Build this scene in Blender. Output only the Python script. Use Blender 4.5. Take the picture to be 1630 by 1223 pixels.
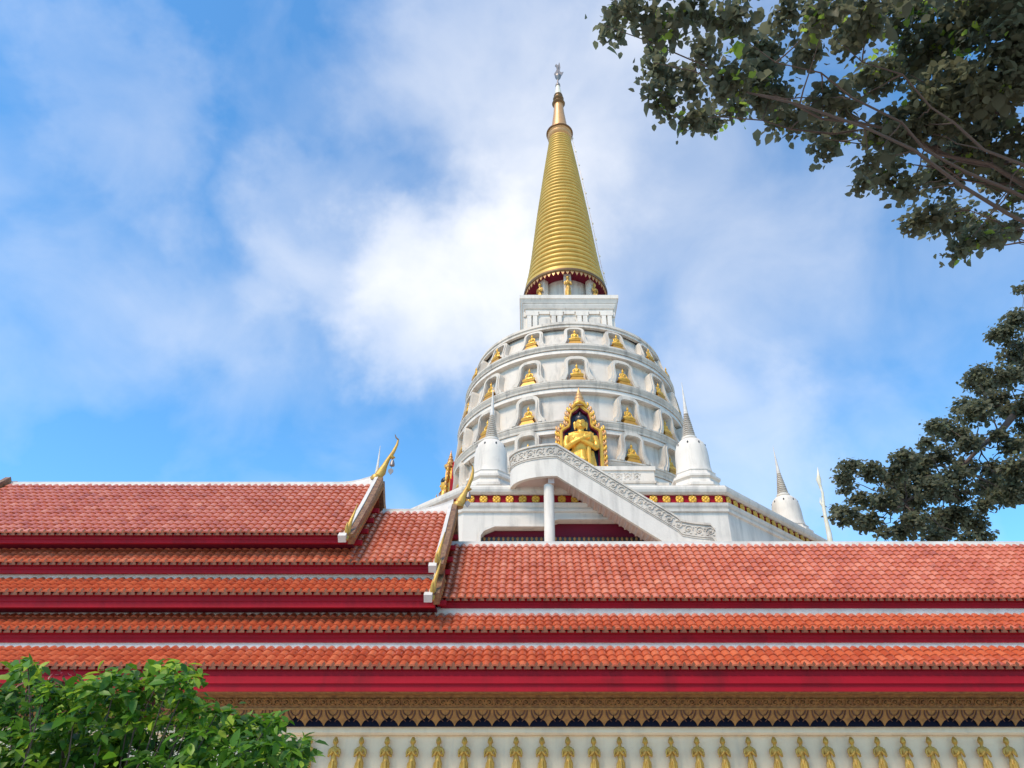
import bpy, bmesh, math, random
import numpy as np
from mathutils import Vector, Matrix, Euler
R = math.radians
random.seed(7); rng = np.random.default_rng(11)
scene = bpy.context.scene
for o in list(bpy.data.objects): bpy.data.objects.remove(o)

# ------------------------------------------------------------------ camera
EYE = 1.6; PITCH = R(32.0); FPX = 1120.0; PPX = 840.0; PPY = 611.5
cam_d = bpy.data.cameras.new('camera'); cam = bpy.data.objects.new('camera', cam_d)
scene.collection.objects.link(cam); scene.camera = cam
cam_d.sensor_width = 36.0; cam_d.lens = FPX / 1630.0 * 36.0
cam_d.shift_x = -(PPX - 815.0) / 1630.0
cam_d.clip_start = 0.1; cam_d.clip_end = 5000
cam.location = (0, 0, EYE); cam.rotation_euler = (R(90) + PITCH, 0, 0)

# ------------------------------------------------------------------ sun, exposure
SUN_EL = R(52); SUN_AZ = R(-142)      # azimuth measured from +Y towards +X : behind and left of the camera
sd = bpy.data.lights.new('sun', 'SUN'); sd.energy = 2.75; sd.angle = R(18); sd.color = (1.0, 0.84, 0.64)
sun = bpy.data.objects.new('sun', sd); scene.collection.objects.link(sun)
sv = Vector((math.sin(SUN_AZ) * math.cos(SUN_EL), math.cos(SUN_AZ) * math.cos(SUN_EL), math.sin(SUN_EL)))
sun.rotation_euler = (-sv).to_track_quat('-Z', 'Y').to_euler(); sun.location = sv * 200
vs = scene.view_settings
vs.view_transform = 'Standard'; vs.look = 'None'; vs.gamma = 1.0; vs.exposure = 0.58; vs.use_curve_mapping = False
scene.render.engine = 'CYCLES'

def ray(x, y):                         # direction of a sight line, for survey of heights and widths
    u = (x - PPX) / FPX; v = (PPY - y) / FPX
    return Vector((u, math.cos(PITCH) - v * math.sin(PITCH), math.sin(PITCH) + v * math.cos(PITCH)))
def at(x, y, Y):
    r = ray(x, y); return r * (Y / r.y) + Vector((0, 0, EYE))
def zat(y, Y): return at(PPX, y, Y).z

# ------------------------------------------------------------------ sky
wd = bpy.data.worlds.new('World'); scene.world = wd; wd.use_nodes = True
def build_sky():
    nt = wd.node_tree; N = nt.nodes; L = nt.links; N.clear()
    out = N.new('ShaderNodeOutputWorld'); bg = N.new('ShaderNodeBackground'); bg.inputs['Strength'].default_value = 0.10
    L.new(bg.outputs[0], out.inputs[0])
    sky = N.new('ShaderNodeTexSky'); sky.sky_type = 'NISHITA'; sky.sun_disc = False
    sky.sun_elevation = SUN_EL; sky.sun_rotation = SUN_AZ; sky.air_density = 1.0; sky.dust_density = 0.1; sky.ozone_density = 2.2
    tc = N.new('ShaderNodeTexCoord')
    def math_(op, a, b=None, clamp=False):
        n = N.new('ShaderNodeMath'); n.operation = op; n.use_clamp = clamp
        for i, v in enumerate((a, b)):
            if v is None: continue
            if isinstance(v, (int, float)): n.inputs[i].default_value = v
            else: L.new(v, n.inputs[i])
        return n.outputs[0]
    def noise(scale, detail, rough, off, stretch=(1, 1, 1), dist=0.0):
        m = N.new('ShaderNodeMapping'); m.inputs['Location'].default_value = off; m.inputs['Scale'].default_value = stretch
        L.new(tc.outputs['Generated'], m.inputs[0])
        n = N.new('ShaderNodeTexNoise'); n.inputs['Scale'].default_value = scale; n.inputs['Detail'].default_value = detail
        n.inputs['Roughness'].default_value = rough; n.inputs['Distortion'].default_value = dist
        L.new(m.outputs[0], n.inputs[0]); return n.outputs[0]
    n1 = noise(2.3, 5, 0.46, (0.35, 1.2, 0.6), (1, 1, 1.3), 0.3)
    n2 = noise(5.5, 6, 0.52, (3.1, 0.2, 1.0), (1, 1, 1.2), 0.4)
    base = math_('ADD', math_('MULTIPLY', math_('SUBTRACT', n1, 0.5), 0.60), math_('MULTIPLY', math_('SUBTRACT', n2, 0.5), 0.66))
    dens = math_('ADD', base, CLOUD_BASE)
    # ragged edges: the sight direction is pushed about by noise before it meets the cloud banks
    wn = N.new('ShaderNodeTexNoise'); wn.inputs['Scale'].default_value = 3.6; wn.inputs['Detail'].default_value = 6; wn.inputs['Roughness'].default_value = 0.58
    L.new(tc.outputs['Generated'], wn.inputs[0])
    w1 = N.new('ShaderNodeVectorMath'); w1.operation = 'SUBTRACT'; L.new(wn.outputs['Color'], w1.inputs[0]); w1.inputs[1].default_value = (.5, .5, .5)
    w2 = N.new('ShaderNodeVectorMath'); w2.operation = 'SCALE'; L.new(w1.outputs[0], w2.inputs[0]); w2.inputs['Scale'].default_value = 0.42
    w3 = N.new('ShaderNodeVectorMath'); w3.operation = 'ADD'; L.new(w2.outputs[0], w3.inputs[0]); L.new(tc.outputs['Generated'], w3.inputs[1])
    w4 = N.new('ShaderNodeVectorMath'); w4.operation = 'NORMALIZE'; L.new(w3.outputs[0], w4.inputs[0])
    # cloud banks seen in the photograph: (pixel x, y, half-width in degrees, weight)
    for x, y, deg, w in CLOUD_BANKS:
        d = N.new('ShaderNodeVectorMath'); d.operation = 'DOT_PRODUCT'
        L.new(w4.outputs[0], d.inputs[0]); d.inputs[1].default_value = ray(x, y).normalized()
        mr = N.new('ShaderNodeMapRange'); mr.interpolation_type = 'SMOOTHSTEP'
        mr.inputs['From Min'].default_value = math.cos(R(deg)); mr.inputs['From Max'].default_value = 1.0
        mr.inputs['To Min'].default_value = 0.0; mr.inputs['To Max'].default_value = w
        L.new(d.outputs['Value'], mr.inputs[0]); dens = math_('ADD', dens, mr.outputs[0])
    ramp = N.new('ShaderNodeMapRange'); ramp.interpolation_type = 'LINEAR'
    ramp.inputs['From Min'].default_value = 0.0; ramp.inputs['From Max'].default_value = 1.0
    L.new(dens, ramp.inputs[0])
    tint = N.new('ShaderNodeMix'); tint.data_type = 'RGBA'; tint.blend_type = 'MULTIPLY'; tint.inputs[0].default_value = 1.0
    L.new(sky.outputs[0], tint.inputs[6]); tint.inputs[7].default_value = SKY_TINT
    mix = N.new('ShaderNodeMix'); mix.data_type = 'RGBA'
    L.new(ramp.outputs[0], mix.inputs[0]); L.new(tint.outputs[2], mix.inputs[6]); mix.inputs[7].default_value = CLOUD_COL
    L.new(mix.outputs[2], bg.inputs['Color'])
SKY_TINT = (0.93, 1.64, 1.92, 1); CLOUD_COL = (7.4, 7.45, 7.65, 1); CLOUD_BASE = 0.085
CLOUD_BANKS = [(700, 500, 11, 0.54), (770, 420, 9, 0.14), (530, 380, 8, 0.22), (820, 120, 15, 0.36), (1040, 330, 19, 0.22), (1130, 700, 11, 0.30), (80, 480, 9, 0.12), (240, 190, 7, 0.18), (380, 470, 8, 0.12),
               (30, 660, 13, -0.14), (480, 680, 13, -0.08)]
build_sky()

# ================================================================== helpers
COL = scene.collection
def tag(o, label=None, cat=None, group=None, kind=None):
    if label: o['label'] = label
    if cat: o['category'] = cat
    if group: o['group'] = group
    if kind: o['kind'] = kind
    return o
def empty(name, loc, rz=0.0):
    o = bpy.data.objects.new(name, None); COL.objects.link(o); o.location = loc; o.rotation_euler = (0, 0, rz)
    o.empty_display_size = 0.2; return o
def place(name, mesh, parent=None, loc=(0, 0, 0), rot=(0, 0, 0), scale=(1, 1, 1)):
    o = bpy.data.objects.new(name, mesh); COL.objects.link(o); o.parent = parent
    o.location = loc; o.rotation_euler = rot; o.scale = scale; return o
def copy_tree(o, parent=None):
    c = o.copy(); COL.objects.link(c); c.parent = parent
    for ch in o.children: copy_tree(ch, c)
    return c
def origin(o):
    v = Vector((0, 0, 0))
    while o is not None: v += o.location; o = o.parent
    return v

class MB:
    def __init__(s): s.v = []; s.f = []
    def add(s, vs, fs):
        n = len(s.v); s.v += [tuple(v) for v in vs]; s.f += [tuple(i + n for i in f) for f in fs]; return s
    def box(s, x0, x1, y0, y1, z0, z1):
        return s.add([(x0, y0, z0), (x1, y0, z0), (x1, y1, z0), (x0, y1, z0), (x0, y0, z1), (x1, y0, z1), (x1, y1, z1), (x0, y1, z1)],
                     [(0, 3, 2, 1), (4, 5, 6, 7), (0, 1, 5, 4), (1, 2, 6, 5), (2, 3, 7, 6), (3, 0, 4, 7)])
    def extrude(s, poly, fn, a, b):    # poly: list of 2-D points, fn(p, t) -> 3-D
        n = len(poly); vs = [fn(p, a) for p in poly] + [fn(p, b) for p in poly]
        fs = [tuple(range(n))[::-1], tuple(range(n, 2 * n))] + [(i, (i + 1) % n, n + (i + 1) % n, n + i) for i in range(n)]
        return s.add(vs, fs)
    def ring_strip(s, outer, inner, fn, a, b):   # open frame between two outlines of equal length
        n = len(outer); vs = [fn(p, a) for p in outer] + [fn(p, a) for p in inner] + [fn(p, b) for p in outer] + [fn(p, b) for p in inner]
        fs = []
        for i in range(n - 1):
            j = i + 1
            fs += [(i, j, n + j, n + i), (2 * n + i, 3 * n + i, 3 * n + j, 2 * n + j), (i, 2 * n + i, 2 * n + j, j), (n + i, n + j, 3 * n + j, 3 * n + i)]
        fs += [(0, n, 3 * n, 2 * n), (n - 1, 3 * n - 1, 4 * n - 1, 2 * n - 1)]
        return s.add(vs, fs)
    def xsec(s, poly, x0, x1):         # poly in (Y, Z) swept along X
        return s.extrude(poly, lambda p, t: (t, p[0], p[1]), x0, x1)
    def lathe(s, prof, seg=48, c=(0, 0), phase=0.0, a0=0.0, a1=2 * math.pi, sx=1, sy=1):
        full = abs(a1 - a0 - 2 * math.pi) < 1e-6; m = seg if full else seg + 1; vs = []; fs = []
        for i in range(m):
            a = a0 + phase + (a1 - a0) * i / seg; ca, sa = math.cos(a), math.sin(a)
            for r, z in prof: vs.append((c[0] + r * ca * sx, c[1] + r * sa * sy, z))
        k = len(prof)
        for i in range(seg):
            j = (i + 1) % m
            for q in range(k - 1): fs.append((i * k + q, j * k + q, j * k + q + 1, i * k + q + 1))
        return s.add(vs, fs)
    def tube(s, pts, rad, seg=8, flat=1.0, up=(0, 1, 0)):
        pts = [Vector(p) for p in pts]; n = len(pts); vs = []; fs = []; up = Vector(up)
        if not hasattr(rad, '__len__'): rad = [rad] * n
        for i, p in enumerate(pts):
            d = (pts[min(i + 1, n - 1)] - pts[max(i - 1, 0)]).normalized()
            b = up.cross(d)
            if b.length < 1e-4: b = Vector((1, 0, 0)).cross(d)
            b.normalize(); c = d.cross(b)
            for k in range(seg):
                a = 2 * math.pi * k / seg; vs.append(p + b * (math.cos(a) * rad[i]) + c * (math.sin(a) * rad[i] * flat))
        for i in range(n - 1):
            for k in range(seg):
                q = (k + 1) % seg; fs.append((i * seg + k, i * seg + q, (i + 1) * seg + q, (i + 1) * seg + k))
        fs += [tuple(range(seg))[::-1], tuple(range((n - 1) * seg, n * seg))]
        return s.add(vs, fs)
    def ball(s, c, r, seg=16, rings=10):
        if not hasattr(r, '__len__'): r = (r, r, r)
        vs = [(c[0], c[1], c[2] - r[2])]; fs = []
        for i in range(1, rings):
            t = math.pi * i / rings - math.pi / 2
            for k in range(seg):
                a = 2 * math.pi * k / seg; vs.append((c[0] + r[0] * math.cos(t) * math.cos(a), c[1] + r[1] * math.cos(t) * math.sin(a), c[2] + r[2] * math.sin(t)))
        vs.append((c[0], c[1], c[2] + r[2])); top = len(vs) - 1
        for k in range(seg):
            q = (k + 1) % seg; fs.append((0, 1 + q, 1 + k)); fs.append((top, 1 + (rings - 2) * seg + k, 1 + (rings - 2) * seg + q))
            for i in range(rings - 2): fs.append((1 + i * seg + k, 1 + i * seg + q, 1 + (i + 1) * seg + q, 1 + (i + 1) * seg + k))
        return s.add(vs, fs)
    def mesh(s, name, mat, smooth=None, off=(0, 0, 0)):
        me = bpy.data.meshes.new(name); ox, oy, oz = off
        me.from_pydata([(x - ox, y - oy, z - oz) for x, y, z in s.v], [], s.f); me.update()
        bm = bmesh.new(); bm.from_mesh(me); bmesh.ops.recalc_face_normals(bm, faces=bm.faces); bm.to_mesh(me); bm.free()
        if smooth is not None:
            me.polygons.foreach_set('use_smooth', [True] * len(me.polygons)); me.set_sharp_from_angle(angle=R(smooth))
        me.materials.append(mat); return me
    def build(s, name, mat, parent=None, smooth=None, local=False):
        off = Vector((0, 0, 0)) if (local or parent is None) else origin(parent)
        return place(name, s.mesh(name, mat, smooth, off), parent)

def remeshed(mb, voxel, name, mat, smooth_it=2):     # fuse overlapping volumes into one continuous skin
    me = mb.mesh(name + '_tmp', mat); o = place('tmp', me)
    m = o.modifiers.new('r', 'REMESH'); m.mode = 'VOXEL'; m.voxel_size = voxel; m.use_smooth_shade = True
    if smooth_it:
        m2 = o.modifiers.new('s', 'SMOOTH'); m2.iterations = smooth_it; m2.factor = 0.5
    dg = bpy.context.evaluated_depsgraph_get(); dg.update()
    out = bpy.data.meshes.new_from_object(o.evaluated_get(dg)); out.name = name
    bpy.data.objects.remove(o); bpy.data.meshes.remove(me)
    out.polygons.foreach_set('use_smooth', [True] * len(out.polygons))
    if not out.materials: out.materials.append(mat)
    return out

# ------------------------------------------------------------------ materials
def mat(name, col, rough=0.6, metal=0.0, spec=0.5, var=None, vscale=1.0, vmix=0.5, streak=None, bump=0.0, bscale=20.0, coat=0.0, stretch=(1, 1, 1), trans=0.0):
    m = bpy.data.materials.new(name); m.use_nodes = True; nt = m.node_tree; N = nt.nodes; L = nt.links
    b = N['Principled BSDF']; b.inputs['Roughness'].default_value = rough; b.inputs['Metallic'].default_value = metal
    b.inputs['Specular IOR Level'].default_value = spec; b.inputs['Coat Weight'].default_value = coat; b.inputs['Coat Roughness'].default_value = 0.12
    geo = N.new('ShaderNodeNewGeometry'); last = None
    def rgb(c): return (*c, 1)
    def noise(scale, st=(1, 1, 1), detail=5, rg=0.6):
        mp = N.new('ShaderNodeMapping'); mp.inputs['Scale'].default_value = st; L.new(geo.outputs['Position'], mp.inputs[0])
        n = N.new('ShaderNodeTexNoise'); n.inputs['Scale'].default_value = scale; n.inputs['Detail'].default_value = detail; n.inputs['Roughness'].default_value = rg
        L.new(mp.outputs[0], n.inputs[0]); return n.outputs[0]
    def mixc(fac, a, c):
        x = N.new('ShaderNodeMix'); x.data_type = 'RGBA'
        if isinstance(fac, float): x.inputs[0].default_value = fac
        else: L.new(fac, x.inputs[0])
        if isinstance(a, tuple): x.inputs[6].default_value = rgb(a)
        else: L.new(a, x.inputs[6])
        x.inputs[7].default_value = rgb(c); return x.outputs[2]
    def ramp(v, lo, hi, t1=1.0):
        r = N.new('ShaderNodeMapRange'); r.inputs[1].default_value = lo; r.inputs[2].default_value = hi; r.inputs[4].default_value = t1; L.new(v, r.inputs[0]); return r.outputs[0]
    cur = tuple(col)
    if var is not None:
        cur = mixc(ramp(noise(vscale, stretch), 0.35, 0.68, vmix), cur, var)
    if streak is not None:             # weather stains run down the wall
        sc, amount, scl = streak
        cur = mixc(ramp(noise(scl, (1, 1, 0.12), 6, 0.68), 0.50, 0.72, amount), cur, sc)
        cur = mixc(ramp(noise(scl * 0.35, (1, 1, 1), 6, 0.7), 0.55, 0.8, amount * 0.8), cur, sc)
    if isinstance(cur, tuple): b.inputs['Base Color'].default_value = rgb(cur)
    else: L.new(cur, b.inputs['Base Color'])
    if bump:
        bp = N.new('ShaderNodeBump'); bp.inputs['Strength'].default_value = bump; bp.inputs['Distance'].default_value = 0.03
        L.new(noise(bscale, (1, 1, 1), 6, 0.65), bp.inputs['Height']); L.new(bp.outputs[0], b.inputs['Normal'])
        L.new(ramp(noise(bscale * 0.3), 0.2, 0.8), b.inputs['Roughness']) if False else None
    return m

M = {}
GRIME = (0.30, 0.28, 0.25)
M['plaster'] = mat('white_plaster', (0.72, 0.64, 0.55), 0.7, var=(0.62, 0.545, 0.46), vscale=0.8, vmix=0.5, streak=((0.26, 0.235, 0.21), 0.5, 1.6), bump=0.3, bscale=9)
M['plaster_old'] = mat('weathered_plaster', (0.63, 0.55, 0.46), 0.8, var=(0.51, 0.44, 0.36), vscale=0.7, vmix=0.7, streak=((0.17, 0.155, 0.14), 0.75, 1.9), bump=0.35, bscale=8)
M['panel'] = mat('panel_plaster', (0.66, 0.585, 0.50), 0.75, var=(0.55, 0.48, 0.405), vscale=0.9, vmix=0.6, streak=((0.24, 0.22, 0.20), 0.6, 1.9), bump=0.2, bscale=9)
M['ridge'] = mat('ridge_plaster', (0.68, 0.62, 0.555), 0.6, var=(0.42, 0.37, 0.32), vscale=2.2, vmix=0.55, bump=0.3, bscale=14)
M['soffit'] = mat('soffit_plaster', (0.58, 0.44, 0.38), 0.8, var=(0.50, 0.37, 0.32), vscale=1.2, bump=0.2)
M['wall'] = mat('cream_wall', (0.84, 0.65, 0.44), 0.75, var=(0.72, 0.54, 0.36), vscale=0.9, streak=((0.42, 0.36, 0.29), 0.4, 1.4), bump=0.2)
def tile_mat(name, dark, mid, pale):
    m = mat(name, mid, 0.30, spec=0.7, bump=0.35, bscale=14, coat=0.3); N = m.node_tree.nodes; L = m.node_tree.links; b = N['Principled BSDF']
    at_ = N.new('ShaderNodeAttribute'); at_.attribute_name = 'tint'
    geo = N.new('ShaderNodeNewGeometry'); nz = N.new('ShaderNodeTexNoise'); nz.inputs['Scale'].default_value = 0.55; nz.inputs['Detail'].default_value = 6; L.new(geo.outputs['Position'], nz.inputs[0])
    sm = N.new('ShaderNodeMath'); sm.operation = 'MULTIPLY_ADD'; L.new(nz.outputs[0], sm.inputs[0]); sm.inputs[1].default_value = 0.6; sm.inputs[2].default_value = -0.3
    ad = N.new('ShaderNodeMath'); ad.operation = 'ADD'; L.new(at_.outputs['Fac'], ad.inputs[0]); L.new(sm.outputs[0], ad.inputs[1])
    cr = N.new('ShaderNodeValToRGB'); e = cr.color_ramp.elements; e[0].position = 0.0; e[0].color = (*dark, 1); e[1].position = 1.0; e[1].color = (*pale, 1); x = e.new(.5); x.color = (*mid, 1)
    L.new(ad.outputs[0], cr.inputs[0])
    n2 = N.new('ShaderNodeTexNoise'); n2.inputs['Scale'].default_value = 2.6; n2.inputs['Detail'].default_value = 8; n2.inputs['Roughness'].default_value = .7; L.new(geo.outputs['Position'], n2.inputs[0])
    mr = N.new('ShaderNodeMapRange'); mr.inputs[1].default_value = .56; mr.inputs[2].default_value = .80; mr.inputs[4].default_value = .7; L.new(n2.outputs[0], mr.inputs[0])
    mx = N.new('ShaderNodeMix'); mx.data_type = 'RGBA'; L.new(mr.outputs[0], mx.inputs[0]); L.new(cr.outputs[0], mx.inputs[6]); mx.inputs[7].default_value = (.13, .06, .04, 1)
    L.new(mx.outputs[2], b.inputs['Base Color']); return m
M['tile'] = tile_mat('glazed_red_tile', (0.30, 0.06, 0.03), (0.53, 0.125, 0.056), (0.68, 0.24, 0.135))
M['tile_orange'] = tile_mat('glazed_orange_tile', (0.34, 0.05, 0.022), (0.52, 0.098, 0.036), (0.66, 0.17, 0.07))
M['petal_tile'] = mat('brown_eave_tile', (0.16, 0.055, 0.03), 0.55, spec=0.25, var=(0.24, 0.09, 0.04), vscale=5, bump=0.2)
M['red'] = mat('red_board', (0.35, 0.005, 0.016), 0.6, spec=0.18, var=(0.26, 0.004, 0.010), vscale=2.2, vmix=0.7, stretch=(0.25, 1, 3), streak=((0.13, 0.008, 0.012), 0.6, 1.3), bump=0.12, bscale=12)
M['darkred'] = mat('dark_red_paint', (0.16, 0.008, 0.025), 0.6, spec=0.2, var=(0.10, 0.006, 0.02), vscale=1.5)
M['gold'] = mat('gold_leaf', (0.78, 0.43, 0.055), 0.36, metal=0.35, var=(0.58, 0.27, 0.03), vscale=3.0, vmix=0.55, bump=0.15, bscale=16)
M['spiregold'] = mat('spire_gold', (0.62, 0.40, 0.095), 0.46, metal=0.2, spec=0.3, var=(0.42, 0.275, 0.06), vscale=1.3, vmix=0.6, stretch=(1, 1, .4), bump=0.15, bscale=9)
M['gold_dull'] = mat('aged_gold', (0.56, 0.33, 0.06), 0.42, metal=0.3, var=(0.36, 0.19, 0.04), vscale=4, vmix=0.7, bump=0.25, bscale=16)
M['mosaic'] = mat('gilt_mosaic', (0.30, 0.16, 0.07), 0.45, metal=0.2, var=(0.12, 0.05, 0.03), vscale=7, vmix=1.0, bump=0.8, bscale=16)
M['frieze'] = mat('carved_brown_gilt', (0.30, 0.135, 0.035), 0.55, metal=0.15, var=(0.13, 0.045, 0.015), vscale=7, vmix=0.85, bump=1.0, bscale=13)
M['petal'] = mat('petal_gilt', (0.36, 0.17, 0.045), 0.5, metal=0.2, var=(0.18, 0.085, 0.028), vscale=6, vmix=0.8, bump=0.4, bscale=18)
M['petal_in'] = mat('petal_heart', (0.10, 0.035, 0.02), 0.6, var=(0.07, 0.02, 0.015), vscale=8)
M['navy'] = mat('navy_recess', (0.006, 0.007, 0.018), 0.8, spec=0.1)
M['black'] = mat('black_lacquer', (0.012, 0.012, 0.016), 0.4)
M['bluemosaic'] = mat('dark_blue_mosaic', (0.016, 0.032, 0.06), 0.45, var=(0.012, 0.012, 0.016), vscale=5, vmix=0.9)
M['copper'] = mat('copper_gold', (0.62, 0.33, 0.13), 0.4, metal=0.35, var=(0.5, 0.24, 0.085), vscale=2.5, bump=0.1)
M['bronze'] = mat('dark_bronze', (0.17, 0.085, 0.035), 0.45, metal=0.5, var=(0.25, 0.14, 0.05), vscale=4)
M['iron'] = mat('grey_metal', (0.20, 0.19, 0.185), 0.45, metal=0.5, var=(0.33, 0.25, 0.22), vscale=6)
M['pale'] = mat('pale_metal', (0.70, 0.66, 0.56), 0.45, var=(0.6, 0.48, 0.24), vscale=3)
M['bark'] = mat('bark', (0.075, 0.05, 0.04), 0.85, var=(0.13, 0.085, 0.065), vscale=5, bump=0.7, bscale=12)
M['ground'] = mat('ground_paving', (0.52, 0.475, 0.41), 0.85, var=(0.43, 0.39, 0.335), vscale=0.5, bump=0.3)
def leaf_mat(name, c1, c2, c3, trans=0.35, rough=0.45):
    m = bpy.data.materials.new(name); m.use_nodes = True; N = m.node_tree.nodes; L = m.node_tree.links
    b = N['Principled BSDF']; b.inputs['Roughness'].default_value = rough; b.inputs['Specular IOR Level'].default_value = 0.4
    at_ = N.new('ShaderNodeAttribute'); at_.attribute_name = 'tint'
    cr = N.new('ShaderNodeValToRGB'); e = cr.color_ramp.elements
    e[0].position = 0.0; e[0].color = (*c1, 1); e[1].position = 1.0; e[1].color = (*c3, 1); x = e.new(0.55); x.color = (*c2, 1)
    L.new(at_.outputs['Fac'], cr.inputs[0]); L.new(cr.outputs[0], b.inputs['Base Color'])
    t = N.new('ShaderNodeBsdfTranslucent'); L.new(cr.outputs[0], t.inputs['Color'])
    mx = N.new('ShaderNodeMixShader'); mx.inputs[0].default_value = trans
    L.new(b.outputs[0], mx.inputs[1]); L.new(t.outputs[0], mx.inputs[2]); L.new(mx.outputs[0], N['Material Output'].inputs[0]); return m
M['leaf'] = leaf_mat('tree_leaf', (0.115, 0.12, 0.075), (0.16, 0.17, 0.10), (0.32, 0.48, 0.06), 0.65)
M['leaf_far'] = leaf_mat('far_tree_leaf', (0.115, 0.12, 0.078), (0.16, 0.165, 0.10), (0.20, 0.215, 0.11), 0.62)
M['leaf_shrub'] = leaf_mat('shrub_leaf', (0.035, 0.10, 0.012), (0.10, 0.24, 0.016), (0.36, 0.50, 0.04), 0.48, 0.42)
M['leaf_red'] = mat('red_young_leaf', (0.20, 0.035, 0.03), 0.4)

# ================================================================== ground
g = MB().add([(-2500, -2500, 0), (2500, -2500, 0), (2500, 2500, 0), (-2500, 2500, 0)], [(0, 1, 2, 3)])
tag(g.build('ground', M['ground']), kind='structure')

# ================================================================== temple hall
RY = 26.65                                        # ridge line of the hall
hall = empty('temple_hall', (0, RY, 0))
tag(hall, 'long temple hall with stepped red tiled roofs and red eaves across the foreground', 'temple hall')
TW, EXPO = 0.272, 0.325
def tile_arrays():
    n = 8; V = []; F = []
    for i in range(n + 1):
        u = i / n; x = (u - 0.5) * TW * 1.02; h = 0.095 * math.sin(math.pi * u) ** 0.85
        sc = -0.05 * math.sin(math.pi * u) ** 1.2
        V += [(x, sc, h + 0.048), (x, EXPO * 0.55, h + 0.026), (x, EXPO * 1.12, h - 0.012), (x, sc + 0.004, h - 0.012)]
    for i in range(n):
        a, b = 4 * i, 4 * i + 4
        F += [(a, b, b + 1, a + 1), (a + 1, b + 1, b + 2, a + 2), (a, a + 3, b + 3, b)]
    return V, F
TV, TF = tile_arrays()
def raw_mesh(name, V, F, material, smooth=50):
    me = bpy.data.meshes.new(name); me.from_pydata(V, [], F); me.update(); me.materials.append(material)
    if smooth: me.polygons.foreach_set('use_smooth', [True] * len(me.polygons)); me.set_sharp_from_angle(angle=R(smooth))
    return me
def tinted(me, vals):
    a_ = me.attributes.new('tint', 'FLOAT', 'POINT'); a_.data.foreach_set('value', np.asarray(vals, dtype=np.float32)); return me
tile_me = {k: [tinted(raw_mesh('roof_tile', TV, TF, M[k]), np.full(len(TV), t)) for t in (.28, .42, .5, .55, .6, .7, .84)] for k in ('tile', 'tile_orange')}
# pointed leaf tile closing the gap between two tile ends at the eave
pet = MB(); pp = [(-0.105, -0.005), (-0.095, 0.06), (-0.06, 0.13), (0, 0.215), (0.06, 0.13), (0.095, 0.06), (0.105, -0.005)]
pet.extrude(pp, lambda p, t: (p[0], t, p[1]), -0.02, 0.02)
petal_me = pet.mesh('eave_petal', M['petal_tile'])

def bulk(name, items, V, F, material, parent, kind='stuff', smooth=50):
    """items: list of 4x4 matrices; joined copies of one small piece"""
    V = np.array(V, dtype=np.float64); n = len(V); o = np.array(origin(parent)); vs = []; F4 = []
    for k, mtx in enumerate(items):
        A = np.array(mtx); vs.append(V @ A[:3, :3].T + A[:3, 3] - o)
        F4 += [tuple(i + k * n for i in f) for f in F]
    ob = place(name, raw_mesh(name, np.concatenate(vs).tolist(), F4, material, smooth), parent)
    tinted(ob.data, np.repeat(np.clip(rng.normal(.55, .11, len(items)), 0, 1), n))
    if kind: ob['kind'] = kind
    return ob
rest = {'tile': [], 'tile_orange': []}; single = []; petals = []; rest_pet = []
def roof_tier(x0, x1, Yb, zb, Yt, zt, key, fascia, flash=None, single_rows=0, pet_single=False, back=True, dy=0.0):
    L = math.hypot(Yt - Yb, zt - zb); ang = math.atan2(zt - zb, Yt - Yb); d = Vector((0, math.cos(ang), math.sin(ang))); nrm = Vector((0, -math.sin(ang), math.cos(ang)))
    b = Vector((0, Yb, zb)); t = Vector((0, Yt, zt))
    P = [b, t, t - nrm * 0.14, b - nrm * 0.14]
    slab = MB().xsec([(p.y, p.z) for p in P], x0, x1).build('roof_slab', M['red'], hall)
    if back:
        MB().xsec([(2 * RY - p.y, p.z) for p in P], x0, x1).build('back_roof_slab', M[key], hall)
    rows = max(1, round(L / EXPO)); cols = round((x1 - x0) / TW); rot = Euler((ang, 0, 0))
    sy = (L / rows) / EXPO
    for r in range(rows):
        for c in range(cols):
            x = x0 + (c + 0.5) * (x1 - x0) / cols
            p = b + d * (r * L / rows - 0.05) + nrm * 0.012
            p = Vector((x, p.y, p.z)) + Vector((0, 0, random.uniform(-.009, .009)))
            e = Euler((ang + random.uniform(-.025, .025), random.uniform(-.035, .035), random.uniform(-.03, .03)))
            if r < single_rows and -15.6 < x < 14.9: single.append((r, p, e, slab, key, sy))
            else: rest[key].append(Matrix.Translation(p) @ e.to_matrix().to_4x4() @ Matrix.Diagonal((1, sy, 1, 1)))
    for c in range(cols + 1):
        x = x0 + c * (x1 - x0) / cols; p = b - d * 0.10 + nrm * 0.0
        q = (Vector((x, p.y, p.z)), slab)
        if pet_single and -16 < x < 15.6: petals.append(q)
        else: rest_pet.append(q)
    if fascia:
        zf = zb - 0.09; y0 = Yb + 0.05
        MB().xsec([(y0, zf), (y0, zf - fascia * .42), (y0 + .03, zf - fascia * .45), (y0 + .03, zf - fascia), (y0 + .16, zf - fascia), (y0 + .16, zf + .05)], x0, x1).build('fascia_board', M['red'], hall)
        MB().xsec([(y0 + .16, zf - fascia + .03), (y0 + .16, zf - fascia + .09), (Yt + .02, zf - fascia + .09), (Yt + .02, zf - fascia + .03)], x0, x1).build('eave_soffit', M['darkred'], hall)
    if flash:
        MB().xsec([(Yt - .17, zt - .06), (Yt - .17, zt + flash * .8), (Yt - .13, zt + flash), (Yt + .02, zt + flash), (Yt + .02, zt - .06)], x0, x1).build('white_flashing', M['ridge'], hall)
XL, XR = -28.0, 22.0; S2L, S2R = -24.2, -3.0; S1L, S1R = -21.2, -6.1
C_b = (22.0, zat(1063, 22.0)); C_t = (23.2, zat(1031, 23.2))
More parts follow.
